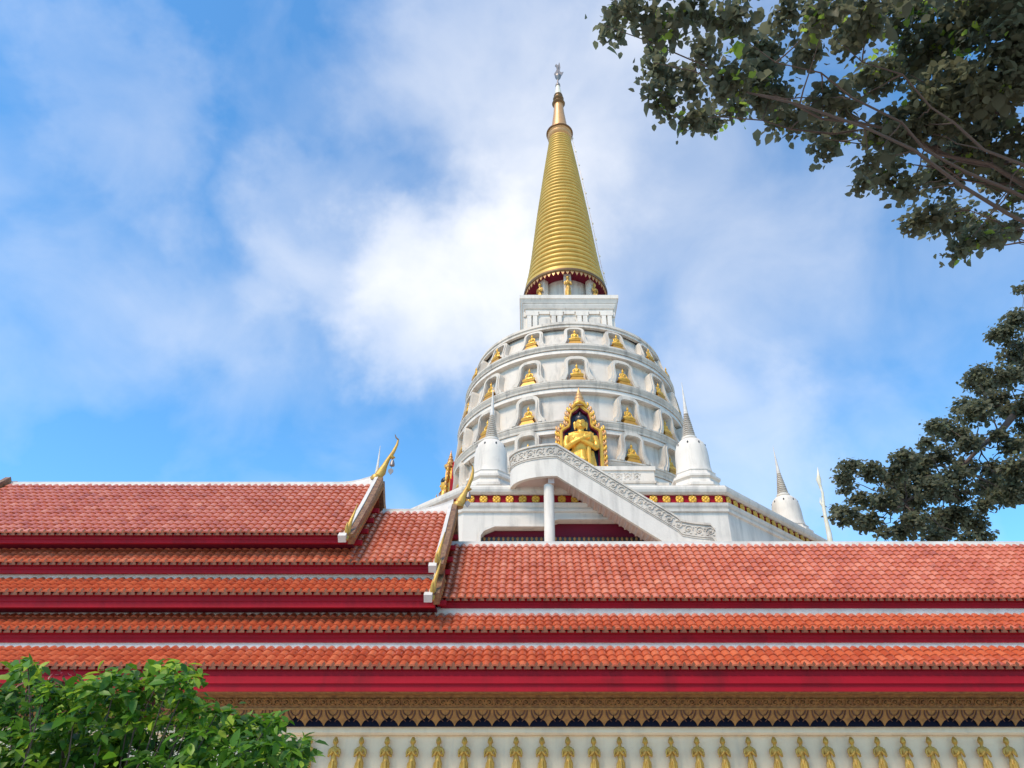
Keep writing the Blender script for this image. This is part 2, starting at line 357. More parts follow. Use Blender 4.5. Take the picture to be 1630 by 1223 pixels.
B_b = (22.9, zat(1005, 22.9)); B_t = (24.0, zat(979, 24.0))
A3_b = (23.7, zat(954, 23.7)); A3_t = (RY, zat(868, RY))
B2_b = (22.95, zat(945, 22.95)); B2_t = (23.9, zat(922, 23.9))
A2_b = (23.45, zat(897, 23.45)); A2_t = (RY, zat(816, RY))
A1_b = (23.29, zat(850, 23.29)); A1_t = (RY, zat(773, RY))
roof_tier(XL, XR, *C_b, *C_t, 'tile_orange', 0.0, 0.19, single_rows=3, pet_single=True)
roof_tier(XL, XR, *B_b, *B_t, 'tile_orange', 0.23, 0.22, pet_single=True)
roof_tier(S2R + .1, XR, *A3_b, *A3_t, 'tile', 0.18, None, pet_single=True)
roof_tier(S2L, S2R, *B2_b, *B2_t, 'tile_orange', 0.33, 0.19)
roof_tier(S2L, S2R, *A2_b, *A2_t, 'tile', 0.22)
roof_tier(S1L, S1R, *A1_b, *A1_t, 'tile', 0.21)
single.sort(key=lambda s: (s[0], abs(s[1].x)))
for i, (r, p, e, slab, key, sy) in enumerate(single):
    if i < 300: place('roof_tile', random.choice(tile_me[key]), slab, p - origin(slab), e, (1, sy, 1))
    else: rest[key].append(Matrix.Translation(p) @ e.to_matrix().to_4x4() @ Matrix.Diagonal((1, sy, 1, 1)))
bulk('upper_roof_tiles', rest['tile'], TV, TF, M['tile'], hall)
bulk('lower_roof_tiles', rest['tile_orange'], TV, TF, M['tile_orange'], hall)
petals.sort(key=lambda q: (q[0].y, abs(q[0].x)))
for i, (p, slab) in enumerate(petals):
    if i < 300: place('eave_petal', petal_me, slab, p - origin(slab))
    else: rest_pet.append((p, slab))
bulk('eave_petals', [Matrix.Translation(p) for p, s in rest_pet], pet.v, pet.f, M['petal_tile'], hall, smooth=None)

# red boarding that closes the steps between the roof tiers
def board(x0, x1, Y, z0, z1): MB().box(x0, x1, Y, Y + .12, z0, z1).build('clerestory_board', M['red'], hall)
board(XL, XR, 23.24, C_t[1] - .3, B_b[1] + .05)
board(XL, XR, 24.04, B_t[1] - .3, A3_b[1] + .12)
board(S2L, S2R, 23.96, B2_t[1] - .3, A2_b[1] + .26)
board(S2L, S2R, 24.02, A3_b[1] - .3, B2_b[1] + .5)
board(S1L, S1R, 24.25, A2_b[1] + .3, A1_b[1] + .68)

# cornice under the lowest eave: red boards, carved cove, lotus petals, white band and wall
zc = C_b[1]
MB().xsec([(22.03, zc - .09), (22.03, zat(1076, 22.03)), (22.0, zat(1077, 22.0)), (22.0, zat(1088, 22.0)), (22.06, zat(1089, 22.06)), (22.06, zat(1101, 22.06)), (22.3, zat(1101, 22.06)), (22.3, zc - .05)], XL, XR).build('fascia_board', M['red'], hall)
z0, z1, z2 = zat(1101, 22.06), zat(1129, 22.74), zat(1151, 22.95)
MB().xsec([(22.10, z0), (22.12, z0 - .03), (22.48, z0 - .045), (22.50, z0 - .07), (22.70, z1 + .07), (22.72, z1), (23.1, z1), (23.1, z0 + .06), (22.10, z0 + .06)], XL, XR).build('carved_cove', M['frieze'], hall)
MB().xsec([(22.71, z1 + .035), (22.69, z1 + .02), (22.70, z1 - .02), (22.74, z1 - .03), (22.80, z1)], XL, XR).build('cove_bead', M['petal'], hall)
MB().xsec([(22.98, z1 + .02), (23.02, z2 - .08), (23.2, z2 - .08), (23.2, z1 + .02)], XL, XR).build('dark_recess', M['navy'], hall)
PW = 0.553; ptilt = math.atan2(0.21, z1 - z2)
ph = math.hypot(0.21, z1 - z2)
def petal_outline(w, h, k=1.0):
    pts = [(0.50, 0.0), (0.50, 0.34), (0.47, 0.50), (0.40, 0.60), (0.34, 0.62), (0.17, 0.76), (0.07, 0.92), (0.0, 1.10)]
    return [(-x * w, -y * h) for x, y in pts] + [(x * w, -y * h) for x, y in pts[-2::-1]]
lp = MB().extrude(petal_outline(PW * .99, ph), lambda p, t: (p[0], t, p[1]), 0.0, 0.05).mesh('lotus_petal', M['petal'])
def vein(sign, w):
    pts = [Vector((sign * a * PW, -0.012, -b * ph)) for a, b in w]
    return pts
vn = MB()
for s in (-1, 1):
    vn.tube(vein(s, [(.10, .02), (.13, .30), (.22, .52), (.40, .78)]), [.016, .024, .022, .012], 6)
    vn.tube(vein(s, [(.24, .02), (.27, .20), (.36, .34), (.47, .40)]), [.014, .022, .02, .01], 6)
vn_me = vn.mesh('petal_vein', M['petal_in'], 60)
npet = int((20.0 + 18.2) / PW)
for i in range(npet):
    x = -18.2 + i * PW
    o = place('lotus_petal', lp, hall, Vector((x, 22.74, z1 - .005)) - origin(hall), (ptilt, 0, 0), (1, 1, 1.12)); place('petal_vein', vn_me, o)
zb1, zb2 = zat(1151.5, 23.2), zat(1170, 23.22)
MB().xsec([(23.2, zb1), (23.2, zb2 + .06), (23.28, zb2), (23.5, zb2), (23.5, zb1)], XL, XR).build('wall_band', M['wall'], hall)
MB().box(XL, XR, 23.42, 2 * RY - 23.42, 0, zb2 + .1).build('wall', M['wall'], hall)
MB().box(XL, XR, 23.16, 23.6, 0, 0.6).build('wall_plinth', M['wall'], hall)

# ridges
def ridge(x0, x1, z, rise0=0.0, rise1=0.0):
    mb = MB(); n = 40; pts = []
    for i in range(n + 1):
        x = x0 + (x1 - x0) * i / n; dz = 0
        if rise1 and x1 - x < 1.6: dz = rise1 * (1 - (x1 - x) / 1.6) ** 2
        if rise0 and x - x0 < 1.6: dz = rise0 * (1 - (x - x0) / 1.6) ** 2
        pts.append((x, dz))
    sec = [(-.20, -.17), (-.17, -.02), (-.10, .01), (-.10, .09), (.10, .09), (.10, .01), (.17, -.02), (.20, -.17)]
    vs = []; k = len(sec)
    for x, dz in pts:
        for y, h in sec: vs.append((x, RY + y, z + h + (dz if h > 0 else 0)))
    fs = [(i * k + q, i * k + (q + 1) % k, (i + 1) * k + (q + 1) % k, (i + 1) * k + q) for i in range(n) for q in range(k)]
    fs += [tuple(range(k))[::-1], tuple(range(n * k, n * k + k))]
    mb.add(vs, fs).build('ridge_cap', M['ridge'], hall)
ridge(S2R, XR, A3_t[1] + .03)
ridge(S1R + .3, S2R, A2_t[1] + .03, 0, 0.42)
ridge(S1L, S1R, A1_t[1] + .03, 0, 0.42)

# gables: boards along the verge, flame finials at the foot, red gable wall, horn finial at the top
lozenge_me = MB().add([(0, -.10, 0), (0, 0, -.13), (0, .10, 0), (0, 0, .13), (.05, 0, 0), (-.05, 0, 0)], [(0, 1, 4), (1, 2, 4), (2, 3, 4), (3, 0, 4), (1, 0, 5), (2, 1, 5), (3, 2, 5), (0, 3, 5)]).mesh('barge_ornament', M['petal'])
def gable(X, b, t, side=1, wall=True, lower=None):
    L = Vector((0, t[0] - b[0], t[1] - b[1])); d = L.normalized(); nrm = Vector((0, -d.z, d.y))
    for mirror in (False, True):
        def Q(p): return (2 * RY - p.y, p.z) if mirror else (p.y, p.z)
        B = Vector((0, *b)) - d * 0.35; T = Vector((0, *t)) + d * 0.05
        MB().xsec([Q(B - nrm * .22), Q(B + nrm * .16), Q((B + T) / 2 + nrm * .20), Q(T + nrm * .34), Q(T - nrm * .02), Q((B + T) / 2 - nrm * .22)], X - .02 * side, X + .18 * side).build('barge_board', M['mosaic'], hall)
        MB().xsec([Q(B + nrm * .02), Q(B + nrm * .21), Q((B + T) / 2 + nrm * .25), Q(T + nrm * .36), Q(T + nrm * .02)], X - (.15 if side > 0 else .05) * side, X - .022 * side).build('verge_capping', M['ridge'] if side > 0 else M['mosaic'], hall)
        if mirror: continue
        # foot of the verge: white block and gilt flame rising from it
        MB().xsec([Q(B - d * .20 - nrm * .06), Q(B - d * .20 + nrm * .19), Q(B + nrm * .205), Q(B - nrm * .06)], X - .29 * side, X - .03 * side).build('verge_foot', M['ridge'], hall)
        f = MB(); c = Vector((X - .05 * side, B.y + .02, B.z + .15))
        f.tube([c + Vector((0, -.12, -.25)), c, c + Vector((.02 * side, -.05, .22)), c + Vector((.06 * side, .0, .50)), c + Vector((.13 * side, .04, .80)), c + Vector((.20 * side, .02, 1.12))], [.08, .11, .09, .065, .04, .01], 10, flat=0.6)
        f.tube([c + Vector((0, -.1, .0)), c + Vector((.0, -.22, .16)), c + Vector((0, -.20, .36))], [.08, .06, .01], 8)
        f.build('foot_finial', M['gold_dull'], hall, 60)
        nl = int(L.length / .21)
        for i in range(nl):
            t_ = (i + .5) / nl; p = B.lerp(T, t_) - nrm * (.02 + .06 * math.sin(math.pi * t_)); o_ = place('barge_ornament', lozenge_me, hall, Vector((X + .182 * side, p.y, p.z)) - origin(hall), (math.atan2(d.z, d.y), 0, 0))
        n = int(L.length / 0.95)
        for i in range(n):
            p = B + d * (0.5 + i * .95) - nrm * .40
            MB().box(X + .05 * side, X + .34 * side, p.y - .07, p.y + .07, p.z - .08, p.z + .08).build('purlin_end', M['red'], hall)
    if wall:
        MB().extrude([(b[0] + .3, b[1]), (RY, t[1] - .25), (2 * RY - b[0] - .3, b[1])], lambda p, q: (q, p[0], p[1]), X - .75 * side, X - .55 * side).build('gable_wall', M['red'], hall)
        for k in range(4):
            y = RY - 2.1 + k * 1.4
            MB().box(min(X - .55 * side, X - .47 * side), max(X - .55 * side, X - .47 * side), y - .06, y + .06, b[1], t[1] - .25 - abs(y - RY) - .15).build('gable_batten', M['darkred'], hall)
gable(S1R, A1_b, A1_t); gable(S1L, A1_b, A1_t, -1)
gable(S2R, A2_b, A2_t); gable(S2R, B2_b, B2_t, wall=False)
MB().box(S2R - .75, S2R - .55, 24.1, 2 * RY - 24.1, B_t[1], A2_b[1]).build('gable_wall', M['red'], hall)

def horn(name, pts, rad, tip_dark, parent, loc, rz=0, label=None, cat=None, own=False):
    pass
def horn_parts(root, X, Y, path, rad, beak, bell):
    m = MB(); m.tube([(X + a, Y, z) for a, z in path], rad, 10, flat=0.62, up=(0, 1, 0))
    if beak:
        (a, z), (a2, z2) = beak; m.tube([(X + a, Y, z), (X + (a + a2) / 2, Y, (z + z2) / 2 - .02), (X + a2, Y, z2)], [.11, .09, .015], 8)
    h = m.build('horn_finial', M['gold_dull'], root, 60)
    q = MB().tube([(X + a, Y, z) for a, z in path[-1:]] + [(X + path[-1][0] - .10, Y, path[-1][1] + .09), (X + path[-1][0] - .16, Y, path[-1][1] + .24)], [rad[-1], rad[-1] * .8, .015], 8)
    q.build('finial_tip', M['bronze'], h, 60)
    m = MB().lathe([(0, -.02), (rad[0] * 1.25, 0), (rad[0] * 1.35, .10), (rad[0] * 1.05, .20), (rad[0], .22), (0, .22)], 16, (X + path[0][0], Y)); m.v = [(x, y, z + path[0][1] - .06) for x, y, z in m.v]
    m.build('finial_collar', M['gold_dull'], h, 40)
    if bell:
        bx, bz = bell
        m = MB().tube([(X + bx, Y, bz + .35), (X + bx, Y, bz)], .012, 6); m.lathe([(0, bz + .02), (.05, bz), (.09, bz - .12), (.11, bz - .24), (.09, bz - .26), (0, bz - .24)], 14, (X + bx, Y))
        m.tube([(X + bx, Y, bz - .24), (X + bx - .03, Y, bz - .38)], .01, 6)
        lf = [(0, 0), (.10, -.07), (.11, -.16), (.0, -.30), (-.11, -.16), (-.10, -.07)]
        m.extrude([(a + X + bx - .03, b + bz - .36) for a, b in lf], lambda p, t: (p[0], t, p[1]), Y - .015, Y + .015)
        m.build('wind_bell', M['iron'], h, 40)
def px_path(lst, X, Y): return [((lambda p: (p.x - X, p.z))(at(x, y, Y))) for x, y in lst]
pa = px_path([(598, 763), (607, 752), (612, 742), (618, 731), (626, 720), (632, 708), (634, 700)], S1R + .1, RY - .02)
bk = px_path([(622, 727), (629, 729)], S1R + .1, RY - .02); bl = px_path([(625, 733)], S1R + .1, RY - .02)[0]
horn_parts(hall, S1R + .1, RY - .02, pa, [.17, .20, .125, .085, .08, .055, .035], bk, bl)
pa = px_path([(729, 806), (734, 797), (739, 787), (745, 775), (751, 760), (753, 750), (752, 742)], S2R + .1, RY - .02)
bk = px_path([(744, 778), (751, 779)], S2R + .1, RY - .02); bl = px_path([(746, 784)], S2R + .1, RY - .02)[0]
horn_parts(hall, S2R + .1, RY - .02, pa, [.17, .20, .125, .085, .08, .055, .035], bk, bl)

# cross roof behind the ridge, only its end finial rises above it
crz = A3_t[1] - .15; cx = at(1313, 862, 30.6).x
MB().extrude([(cx - 1.8, crz - 2.0), (cx, crz), (cx + 1.8, crz - 2.0)], lambda p, t: (p[0], t, p[1]), RY + .3, 30.5).build('cross_roof', M['tile'], hall)
m = MB(); zz = zat(862, 30.6)
zt_ = lambda y: zat(y, 30.6)
m.tube([(cx + .12, 30.6, crz - .2), (cx + .08, 30.6, zt_(850)), (cx + .02, 30.6, zt_(825)), (cx, 30.6, zt_(805)), (cx + .04, 30.6, zt_(785)), (cx - .03, 30.6, zt_(772)), (cx - .06, 30.6, zt_(764)), (cx - .04, 30.6, zt_(755)), (cx - .02, 30.6, zt_(744))],
       [.15, .12, .085, .085, .06, .075, .12, .06, .012], 10)
m.tube([(cx - .02, 30.6, zt_(806)), (cx - .12, 30.6, zt_(800)), (cx - .10, 30.6, zt_(792))], [.07, .05, .012], 8)
m.v = [(x + .50 * (z - crz) / (zt_(744) - crz), y, z) for x, y, z in m.v]
m.build('horn_finial', M['pale'], hall, 60)

# ================================================================== pagoda
PX, PY = 3.30, 48.0
pag = empty('pagoda', (PX, PY, 0))
tag(pag, 'great white bell-shaped pagoda with ringed golden spire behind the hall', 'pagoda')
def wr(z):                                        # radius of the drum wall
    pts = [(15, 8.66), (20.7, 8.66), (23.4, 8.60), (26.5, 8.40), (29.8, 7.92), (32.3, 7.22)]
    for (a, ra), (b, rb) in zip(pts, pts[1:]):
        if z <= b: return ra + (rb - ra) * (z - a) / (b - a)
    return pts[-1][1]
BANDS = [(20.15, 20.7), (22.88, 23.45), (26.02, 26.55), (29.38, 29.85)]
prof = [(wr(z) - .34, z) for z in np.linspace(15.0, 32.3, 36)] + [(6.9, 32.45), (5.5, 33.2), (4.6, 33.7), (0.0, 34.0)]
MB().lathe(prof, 128).build('drum', M['panel'], pag, 30, local=True)
for z0_, z1_ in BANDS:
    r0, r1 = wr(z0_), wr(z1_); h = z1_ - z0_
    MB().lathe([(r0 - .45, z0_ - .02), (r0 + .14, z0_), (r0 + .16, z0_ + .2 * h), (r0 + .11, z0_ + .28 * h), (r0 + .18, z0_ + .46 * h), (r0 + .22, z0_ + .64 * h), (r0 + .17, z0_ + .74 * h), (r1 + .24, z0_ + .82 * h), (r1 + .24, z1_), (r1 - .45, z1_ + .02)], 128).build('cornice_band', M['plaster_old'], pag, 30, local=True)
    MB().lathe([(r0 - .45, z0_ - .34), (wr(z0_ - .34) + .06, z0_ - .32), (r0 + .06, z0_ - .03), (r0 - .45, z0_ - .01)], 128).build('lintel_ring', M['plaster'], pag, 30, local=True)
MB().lathe([(7.2, 31.75), (7.42, 31.78), (7.38, 32.0), (7.46, 32.05), (7.40, 32.30), (7.1, 32.42), (6.6, 32.42)], 128).build('drum_rim', M['plaster_old'], pag, 30, local=True)
# block of terrace that carries the drum
MB().lathe([(9.6, 15.4), (9.6, 16.4), (9.9, 16.5), (9.9, 16.75), (9.2, 16.9), (9.1, 17.4), (9.25, 17.5), (9.25, 17.75), (8.5, 17.9)], 128).build('drum_foot', M['plaster'], pag, 30, local=True)

# niches, each with its frame; sixteen to a row
def niche_meshes():
    H = 2.05; ow = 0.74; iw = 0.50; n = 9
    out = [(-1.12, 0.0), (-1.10, 0.16), (-.92, .34), (-.80, .62), (-ow, 1.0), (-ow, 1.45)] + [(-ow * math.cos(a) ** .7 if math.cos(a) > 0 else 0, 1.45 + .50 * math.sin(a)) for a in np.linspace(.25, math.pi / 2, n)]
    inn = [(-.66, 0.0), (-.62, .12), (-.56, .3), (-iw, .55), (-iw, .95), (-iw, 1.35)] + [(-iw * (math.cos(a) ** .5 if math.cos(a) > 1e-6 else 0), 1.35 + .28 * math.sin(a)) for a in np.linspace(.25, math.pi / 2, n)]
    out = out + [(-x, y) for x, y in out[-2::-1]]; inn = inn + [(-x, y) for x, y in inn[-2::-1]]
    fn = lambda p, t: (p[0], t, p[1])
    fr = MB().ring_strip(out, inn, fn, -0.20, 0.55)
    mid = [((a[0] * .62 + b[0] * .38), a[1] * .62 + b[1] * .38) for a, b in zip(out, inn)]
    inr = [((a[0] * .12 + b[0] * .88), a[1] * .12 + b[1] * .88) for a, b in zip(out, inn)]
    fr.ring_strip(mid, inr, fn, -0.27, -0.19)
    bk = MB().extrude(inn, fn, 0.24, 0.38)
    return fr.mesh('niche_frame', M['plaster_old'], 35), bk.mesh('niche_back', M['panel'])
nf_me, nb_me = niche_meshes()
ROWS = [(29.85, 31.95, 'top'), (26.55, 29.0, 'second'), (23.45, 25.5, 'third'), (20.7, 22.4, 'lowest')]
# panel surrounds between the niches: raised jambs beside each panel
for ri, (zb_, zt_, nm) in enumerate(ROWS):
    for k in range(16):
        a = k * math.pi / 8                       # 0 = facing the camera, positive to the right
        if (k % 4 == 0) and ri >= 2: continue     # standing statue stands there
        r = wr(zb_ + .6); tilt = math.atan2(wr(zb_) - wr(zb_ + 1.8), 1.8); s = 0.98 if ri == 0 else 1.12
        p = Vector((math.sin(a) * r, -math.cos(a) * r, zb_ + .0))
        o = place('niche_frame', nf_me, pag, p, (tilt * -1.0, 0, a), (s, 1, s)); place('niche_back', nb_me, o)

# harmika: square block above the drum
hb = MB(); B_ = 3.55
def sq(m, r0, z0, r1=None, z1=None):
    m.add([(-r0, -r0, z0), (r0, -r0, z0), (r0, r0, z0), (-r0, r0, z0), (-r1, -r1, z1), (r1, -r1, z1), (r1, r1, z1), (-r1, r1, z1)],
          [(0, 3, 2, 1), (4, 5, 6, 7), (0, 1, 5, 4), (1, 2, 6, 5), (2, 3, 7, 6), (3, 0, 4, 7)]); return m
HT = 37.55
sq(sq(sq(MB(), 3.85, 33.0, 3.85, 33.9), 3.72, 33.9, 3.72, 34.25), 3.42, 34.25, 3.42, 36.2).build('block', M['plaster'], pag, local=True)
c = MB(); sq(c, 3.50, 36.2, 3.50, 36.45); sq(c, 3.58, 36.45, 3.70, 36.72); sq(c, 3.70, 36.72, 3.70, 36.86); sq(c, 3.74, 36.86, 3.90, 37.2); sq(c, 3.95, 37.2, 3.95, HT)
c.build('block_cornice', M['plaster'], pag, local=True)
for f in range(4):
    ro = (0, 0, f * math.pi / 2)
    def facebox(nm, x0, x1, y0, y1, z0, z1, mt='plaster'):
        o = place(nm, MB().box(x0, x1, y0, y1, z0, z1).mesh(nm, M[mt]), pag, (0, 0, 0), ro); return o
    for x in (-2.95, -1.02, 1.02, 2.95):
        for dx in (-.23, .23): facebox('pilaster', x + dx - .17, x + dx + .17, -3.62, -3.40, 34.25, 35.75)
        facebox('pilaster_head', x - .50, x + .50, -3.64, -3.40, 35.75, 36.2)
    for x in (-1.98, 0, 1.98):
        facebox('panel_head', x - .42, x + .42, -3.55, -3.40, 35.95, 36.2)
        facebox('panel', x - .44, x + .44, -3.50, -3.40, 34.3, 35.55, 'panel')

# drum of columns under the spire
MB().lathe([(2.25, HT - .05), (2.25, 40.6)], 48).build('core_wall', M['panel'], pag, 40, local=True)
MB().lathe([(0.0, 40.95), (2.3, 40.55), (3.45, 40.55), (3.45, 40.7)], 64).build('spire_soffit', M['darkred'], pag, 20, local=True)
for k in range(8):
    a = k * math.pi / 4; p = (math.sin(a) * 2.78, -math.cos(a) * 2.78, HT)
    place('column', MB().box(-.30, .30, -.25, .25, 0, 3.0).mesh('column', M['plaster']) if k == 0 else bpy.data.meshes['column'], pag, p, (0, 0, a))
MB().lathe([(3.42, 40.50), (3.60, 40.46), (3.66, 40.58), (3.62, 40.72), (3.50, 40.78), (3.44, 40.74)], 96).build('spire_lip', M['bronze'], pag, 50, local=True)
fl = MB().extrude([(-.17, 0), (.17, 0), (.12, -.16), (0, -.42), (-.12, -.16)], lambda p, t: (p[0], t, p[1]), -.03, .03).mesh('fringe_leaf', M['copper'])
for k in range(56):
    a = 2 * math.pi * k / 56; place('fringe_leaf', fl, pag, (math.sin(a) * 3.50, -math.cos(a) * 3.50, 40.50), (0, 0, a))
# ringed cone
def cone_r(z):
    pts = [(40.75, 3.55), (41.3, 3.38), (42.7, 3.13), (44.6, 2.90), (49.7, 2.38), (56.2, 1.62), (61.3, 0.98)]
    for (a, ra), (b, rb) in zip(pts, pts[1:]):
        if z <= b: return ra + (rb - ra) * (z - a) / (b - a)
    return pts[-1][1]
MB().lathe([(3.42, 40.7), (3.58, 40.75), (3.57, 41.05), (3.44, 41.12), (cone_r(41.3) - .12, 41.3)] + [(cone_r(z) - .16, z) for z in np.linspace(41.6, 61.3, 20)], 72).build('spire_cone', M['spiregold'], pag, 30, local=True)
z = 41.25; step = .60
while z < 61.0:
    r = cone_r(z); h = step * .80; w = .06 + .04 * r / 3
    MB().lathe([(r - .2, z), (r - .04, z + .02 * h), (r + w * .75, z + .22 * h), (r + w, z + .48 * h), (r + w * .55, z + .78 * h), (r - .05, z + .97 * h), (r - .2, z + h)], 64).build('spire_ring', M['spiregold'], pag, 50, local=True)
    z += step; step = max(.40, step * .989)
MB().lathe([(.85, 61.0), (1.02, 61.1), (1.24, 61.35), (1.26, 61.55), (1.08, 61.65), (1.12, 61.8), (1.30, 61.95), (1.32, 62.1), (1.1, 62.25), (.95, 62.4), (.7, 62.5)], 40).build('spire_collar', M['copper'], pag, 50, local=True)
MB().lathe([(1.28, 61.9), (1.38, 61.98), (1.38, 62.06), (1.28, 62.14)], 40).build('collar_band', M['bronze'], pag, 50, local=True)
MB().lathe([(.92, 62.35), (.80, 63.2), (.58, 65.2), (.46, 66.9)], 32).build('upper_cone', M['copper'], pag, 50, local=True)
MB().lathe([(.44, 66.7), (.64, 66.8), (.70, 66.95), (.56, 67.1), (.44, 67.25), (.42, 67.5), (.56, 67.6), (.58, 67.75), (.42, 67.9), (.40, 68.15), (.48, 68.25), (.44, 68.4), (.3, 68.45)], 28).build('spire_bead', M['bronze'], pag, 50, local=True)
MB().lathe([(.40, 68.35), (.34, 68.9), (.20, 70.0)], 24).build('tip_cone', M['pale'], pag, 50, local=True)
MB().lathe([(.16, 69.9), (.27, 70.0), (.25, 70.25), (.10, 70.6), (.06, 71.2), (.05, 71.6)], 20).build('tip_cap', M['iron'], pag, 50, local=True)
# openwork flame at the very top: crossed plates round a stem, on a real rod
fo = [(0, 0), (.22, .10), (.38, .42), (.52, .75), (.62, 1.05), (.42, .98), (.30, 1.0), (.22, 1.35), (.30, 1.9), (.26, 2.4), (.20, 2.85), (.10, 2.4), (.02, 2.25), (-.16, 2.5), (-.30, 2.2), (-.16, 1.95), (-.10, 1.5), (-.26, 1.05), (-.42, .7), (-.30, .25)]
m = MB().extrude(fo, lambda p, t: (p[0] + .05, t, 71.45 + p[1]), -.05, .05)
m.extrude([(x * .6, y * .85) for x, y in fo], lambda p, t: (t + .05, p[0], 71.45 + p[1]), -.05, .05); m.lathe([(.03, 71.0), (.30, 71.5), (.36, 71.75), (.2, 72.1), (.03, 72.4)], 12, (.05, 0))
m.build('flame_finial', M['iron'], pag, 40, local=True)
# festoon cable of small lamps down the right side of the cone
cb = MB(); ca = R(12)
pts = [((cone_r(z) + .26) * math.cos(ca), -(cone_r(z) + .26) * math.sin(ca), z) for z in np.linspace(41.3, 61.4, 24)]
cbo = cb.tube(pts, .022, 5).build('lamp_cable', M['iron'], pag, 60, local=True)
lb = MB().ball((0, 0, 0), (.07, .07, .09), 8, 6); lb.lathe([(0, .16), (.04, .16), (.05, .06)], 8); lb_me = lb.mesh('lamp_bulb', M['pale'], 60)
for z in np.linspace(42.6, 61.0, 10): place('lamp_bulb', lb_me, cbo, ((cone_r(z) + .33) * math.cos(ca), -(cone_r(z) + .33) * math.sin(ca), z))

# ------------------------------------------------------------------ octagonal terrace
C8 = math.cos(math.pi / 8)
ter = empty('octagonal_terrace', (PX, PY, 0))
tag(ter, 'white octagonal terrace with red and gold frieze below the pagoda drum', 'terrace')
def octo(prof): return MB().lathe([(r / C8, z) for r, z in prof], 8, phase=math.pi / 8)
RI = 15.56
octo([(RI + 2.2, 0), (RI + 2.2, 11.6), (RI + 2.35, 11.65), (RI + 2.35, 11.9), (RI - 1, 11.95)]).build('lower_terrace', M['plaster'], ter, local=True)
# terrace wall: the front face has a stepped opening, the other faces are plain
PROF_TOP = [(RI - .02, 14.45), (RI + .10, 14.5), (RI + .12, 14.62), (RI + .04, 14.66), (RI + .14, 14.78), (RI + .18, 14.92), (RI - .05, 14.96)]
octo(PROF_TOP).build('lower_moulding', M['plaster'], ter, local=True)
octo([(RI - .4, 14.9), (RI - .06, 14.94), (RI - .06, 15.42), (RI - .4, 15.42)]).build('red_frieze', M['red'], ter, local=True)
octo([(RI - .3, 15.38), (RI + .04, 15.40), (RI + .16, 15.50), (RI + .20, 15.62), (RI + .20, 15.74), (RI + .12, 15.80), (RI + .12, 15.86), (RI - .3, 15.90), (9, 15.9)]).build('terrace_cornice', M['plaster'], ter, local=True)
half = RI * math.tan(math.pi / 8)
prof = MB()
for k in range(8):
    a0 = -math.pi / 2 - math.pi / 8 + k * math.pi / 4
    if k == 0: continue
    p = [(math.cos(a0) * RI / C8, math.sin(a0) * RI / C8), (math.cos(a0 + math.pi / 4) * RI / C8, math.sin(a0 + math.pi / 4) * RI / C8)]
    q = [(x * .96, y * .96) for x, y in p]
    prof.add([(*p[0], 11.9), (*p[1], 11.9), (*p[1], 14.47), (*p[0], 14.47), (*q[0], 11.9), (*q[1], 11.9), (*q[1], 14.47), (*q[0], 14.47)],
             [(0, 1, 2, 3), (5, 4, 7, 6), (1, 5, 6, 2), (4, 0, 3, 7), (3, 2, 6, 7)])
prof.build('terrace_wall', M['plaster'], ter, local=True)
op = [(-5.55, 11.9), (-5.55, 13.30), (-5.40, 13.52), (-4.9, 13.74), (-2.55, 13.74), (-2.3, 13.80), (-2.05, 14.02), (-1.8, 14.10)]
op = op + [(-x, z) for x, z in op[::-1]]
ou = [(-half, 11.9), (-half, 13.3), (-half, 13.6), (-half, 14.47), (-2.75, 14.47), (-2.4, 14.47), (-2.1, 14.47), (-1.8, 14.47)]
ou = ou + [(-x, z) for x, z in ou[::-1]]
MB().ring_strip(ou, op, lambda p, t: (p[0], t, p[1]), -RI, -RI + .55).build('front_wall', M['plaster'], ter, local=True)
o2 = [(x * 1.018, z + .10) for x, z in op]; o2[0] = (o2[0][0], 11.9); o2[-1] = (o2[-1][0], 11.9)
MB().ring_strip(o2, op, lambda p, t: (p[0], t, p[1]), -RI - .07, -RI + .003).build('opening_moulding', M['plaster'], ter, local=True)
MB().box(-6.1, 6.1, -RI + .56, -RI + .7, 11.9, 14.3).build('opening_back', M['darkred'], ter, local=True)
MB().box(-6.0, 6.0, -RI + .40, -RI + .47, 12.9, 13.36).build('opening_grille', M['black'], ter, local=True)
bead = MB().ball((0, 0, 0), (.07, .05, .10), 8, 6).mesh('grille_bead', M['petal'], 60)
for i in range(48):
    x = -5.4 + i * .23; place('grille_bead', bead, ter, (x, -RI + .39, 13.28))
# gold flowers on the red frieze
def flower_mesh():
    m = MB()
    for k in range(4):
        a = math.pi / 4 + k * math.pi / 2; m.ball((math.cos(a) * .125, -.02, math.sin(a) * .115), (.105, .06, .095), 8, 6)
    for k in range(4):
        a = k * math.pi / 2; m.ball((math.cos(a) * .15, -.03, math.sin(a) * .15), (.06, .05, .06), 8, 6)
    m.ball((0, -.05, 0), (.075, .06, .075), 8, 6); return m.mesh('frieze_flower', M['gold'], 60)
fl_me = flower_mesh()
for k in range(8):
    if k in (3, 4, 5): continue
    a = k * math.pi / 4
    for i in range(20):
        x = -half + .32 + i * (2 * half - .64) / 19; yy = -RI + .03
        place('frieze_flower', fl_me, ter, (x * math.cos(a) - yy * math.sin(a), x * math.sin(a) + yy * math.cos(a), 15.18), (0, 0, a))

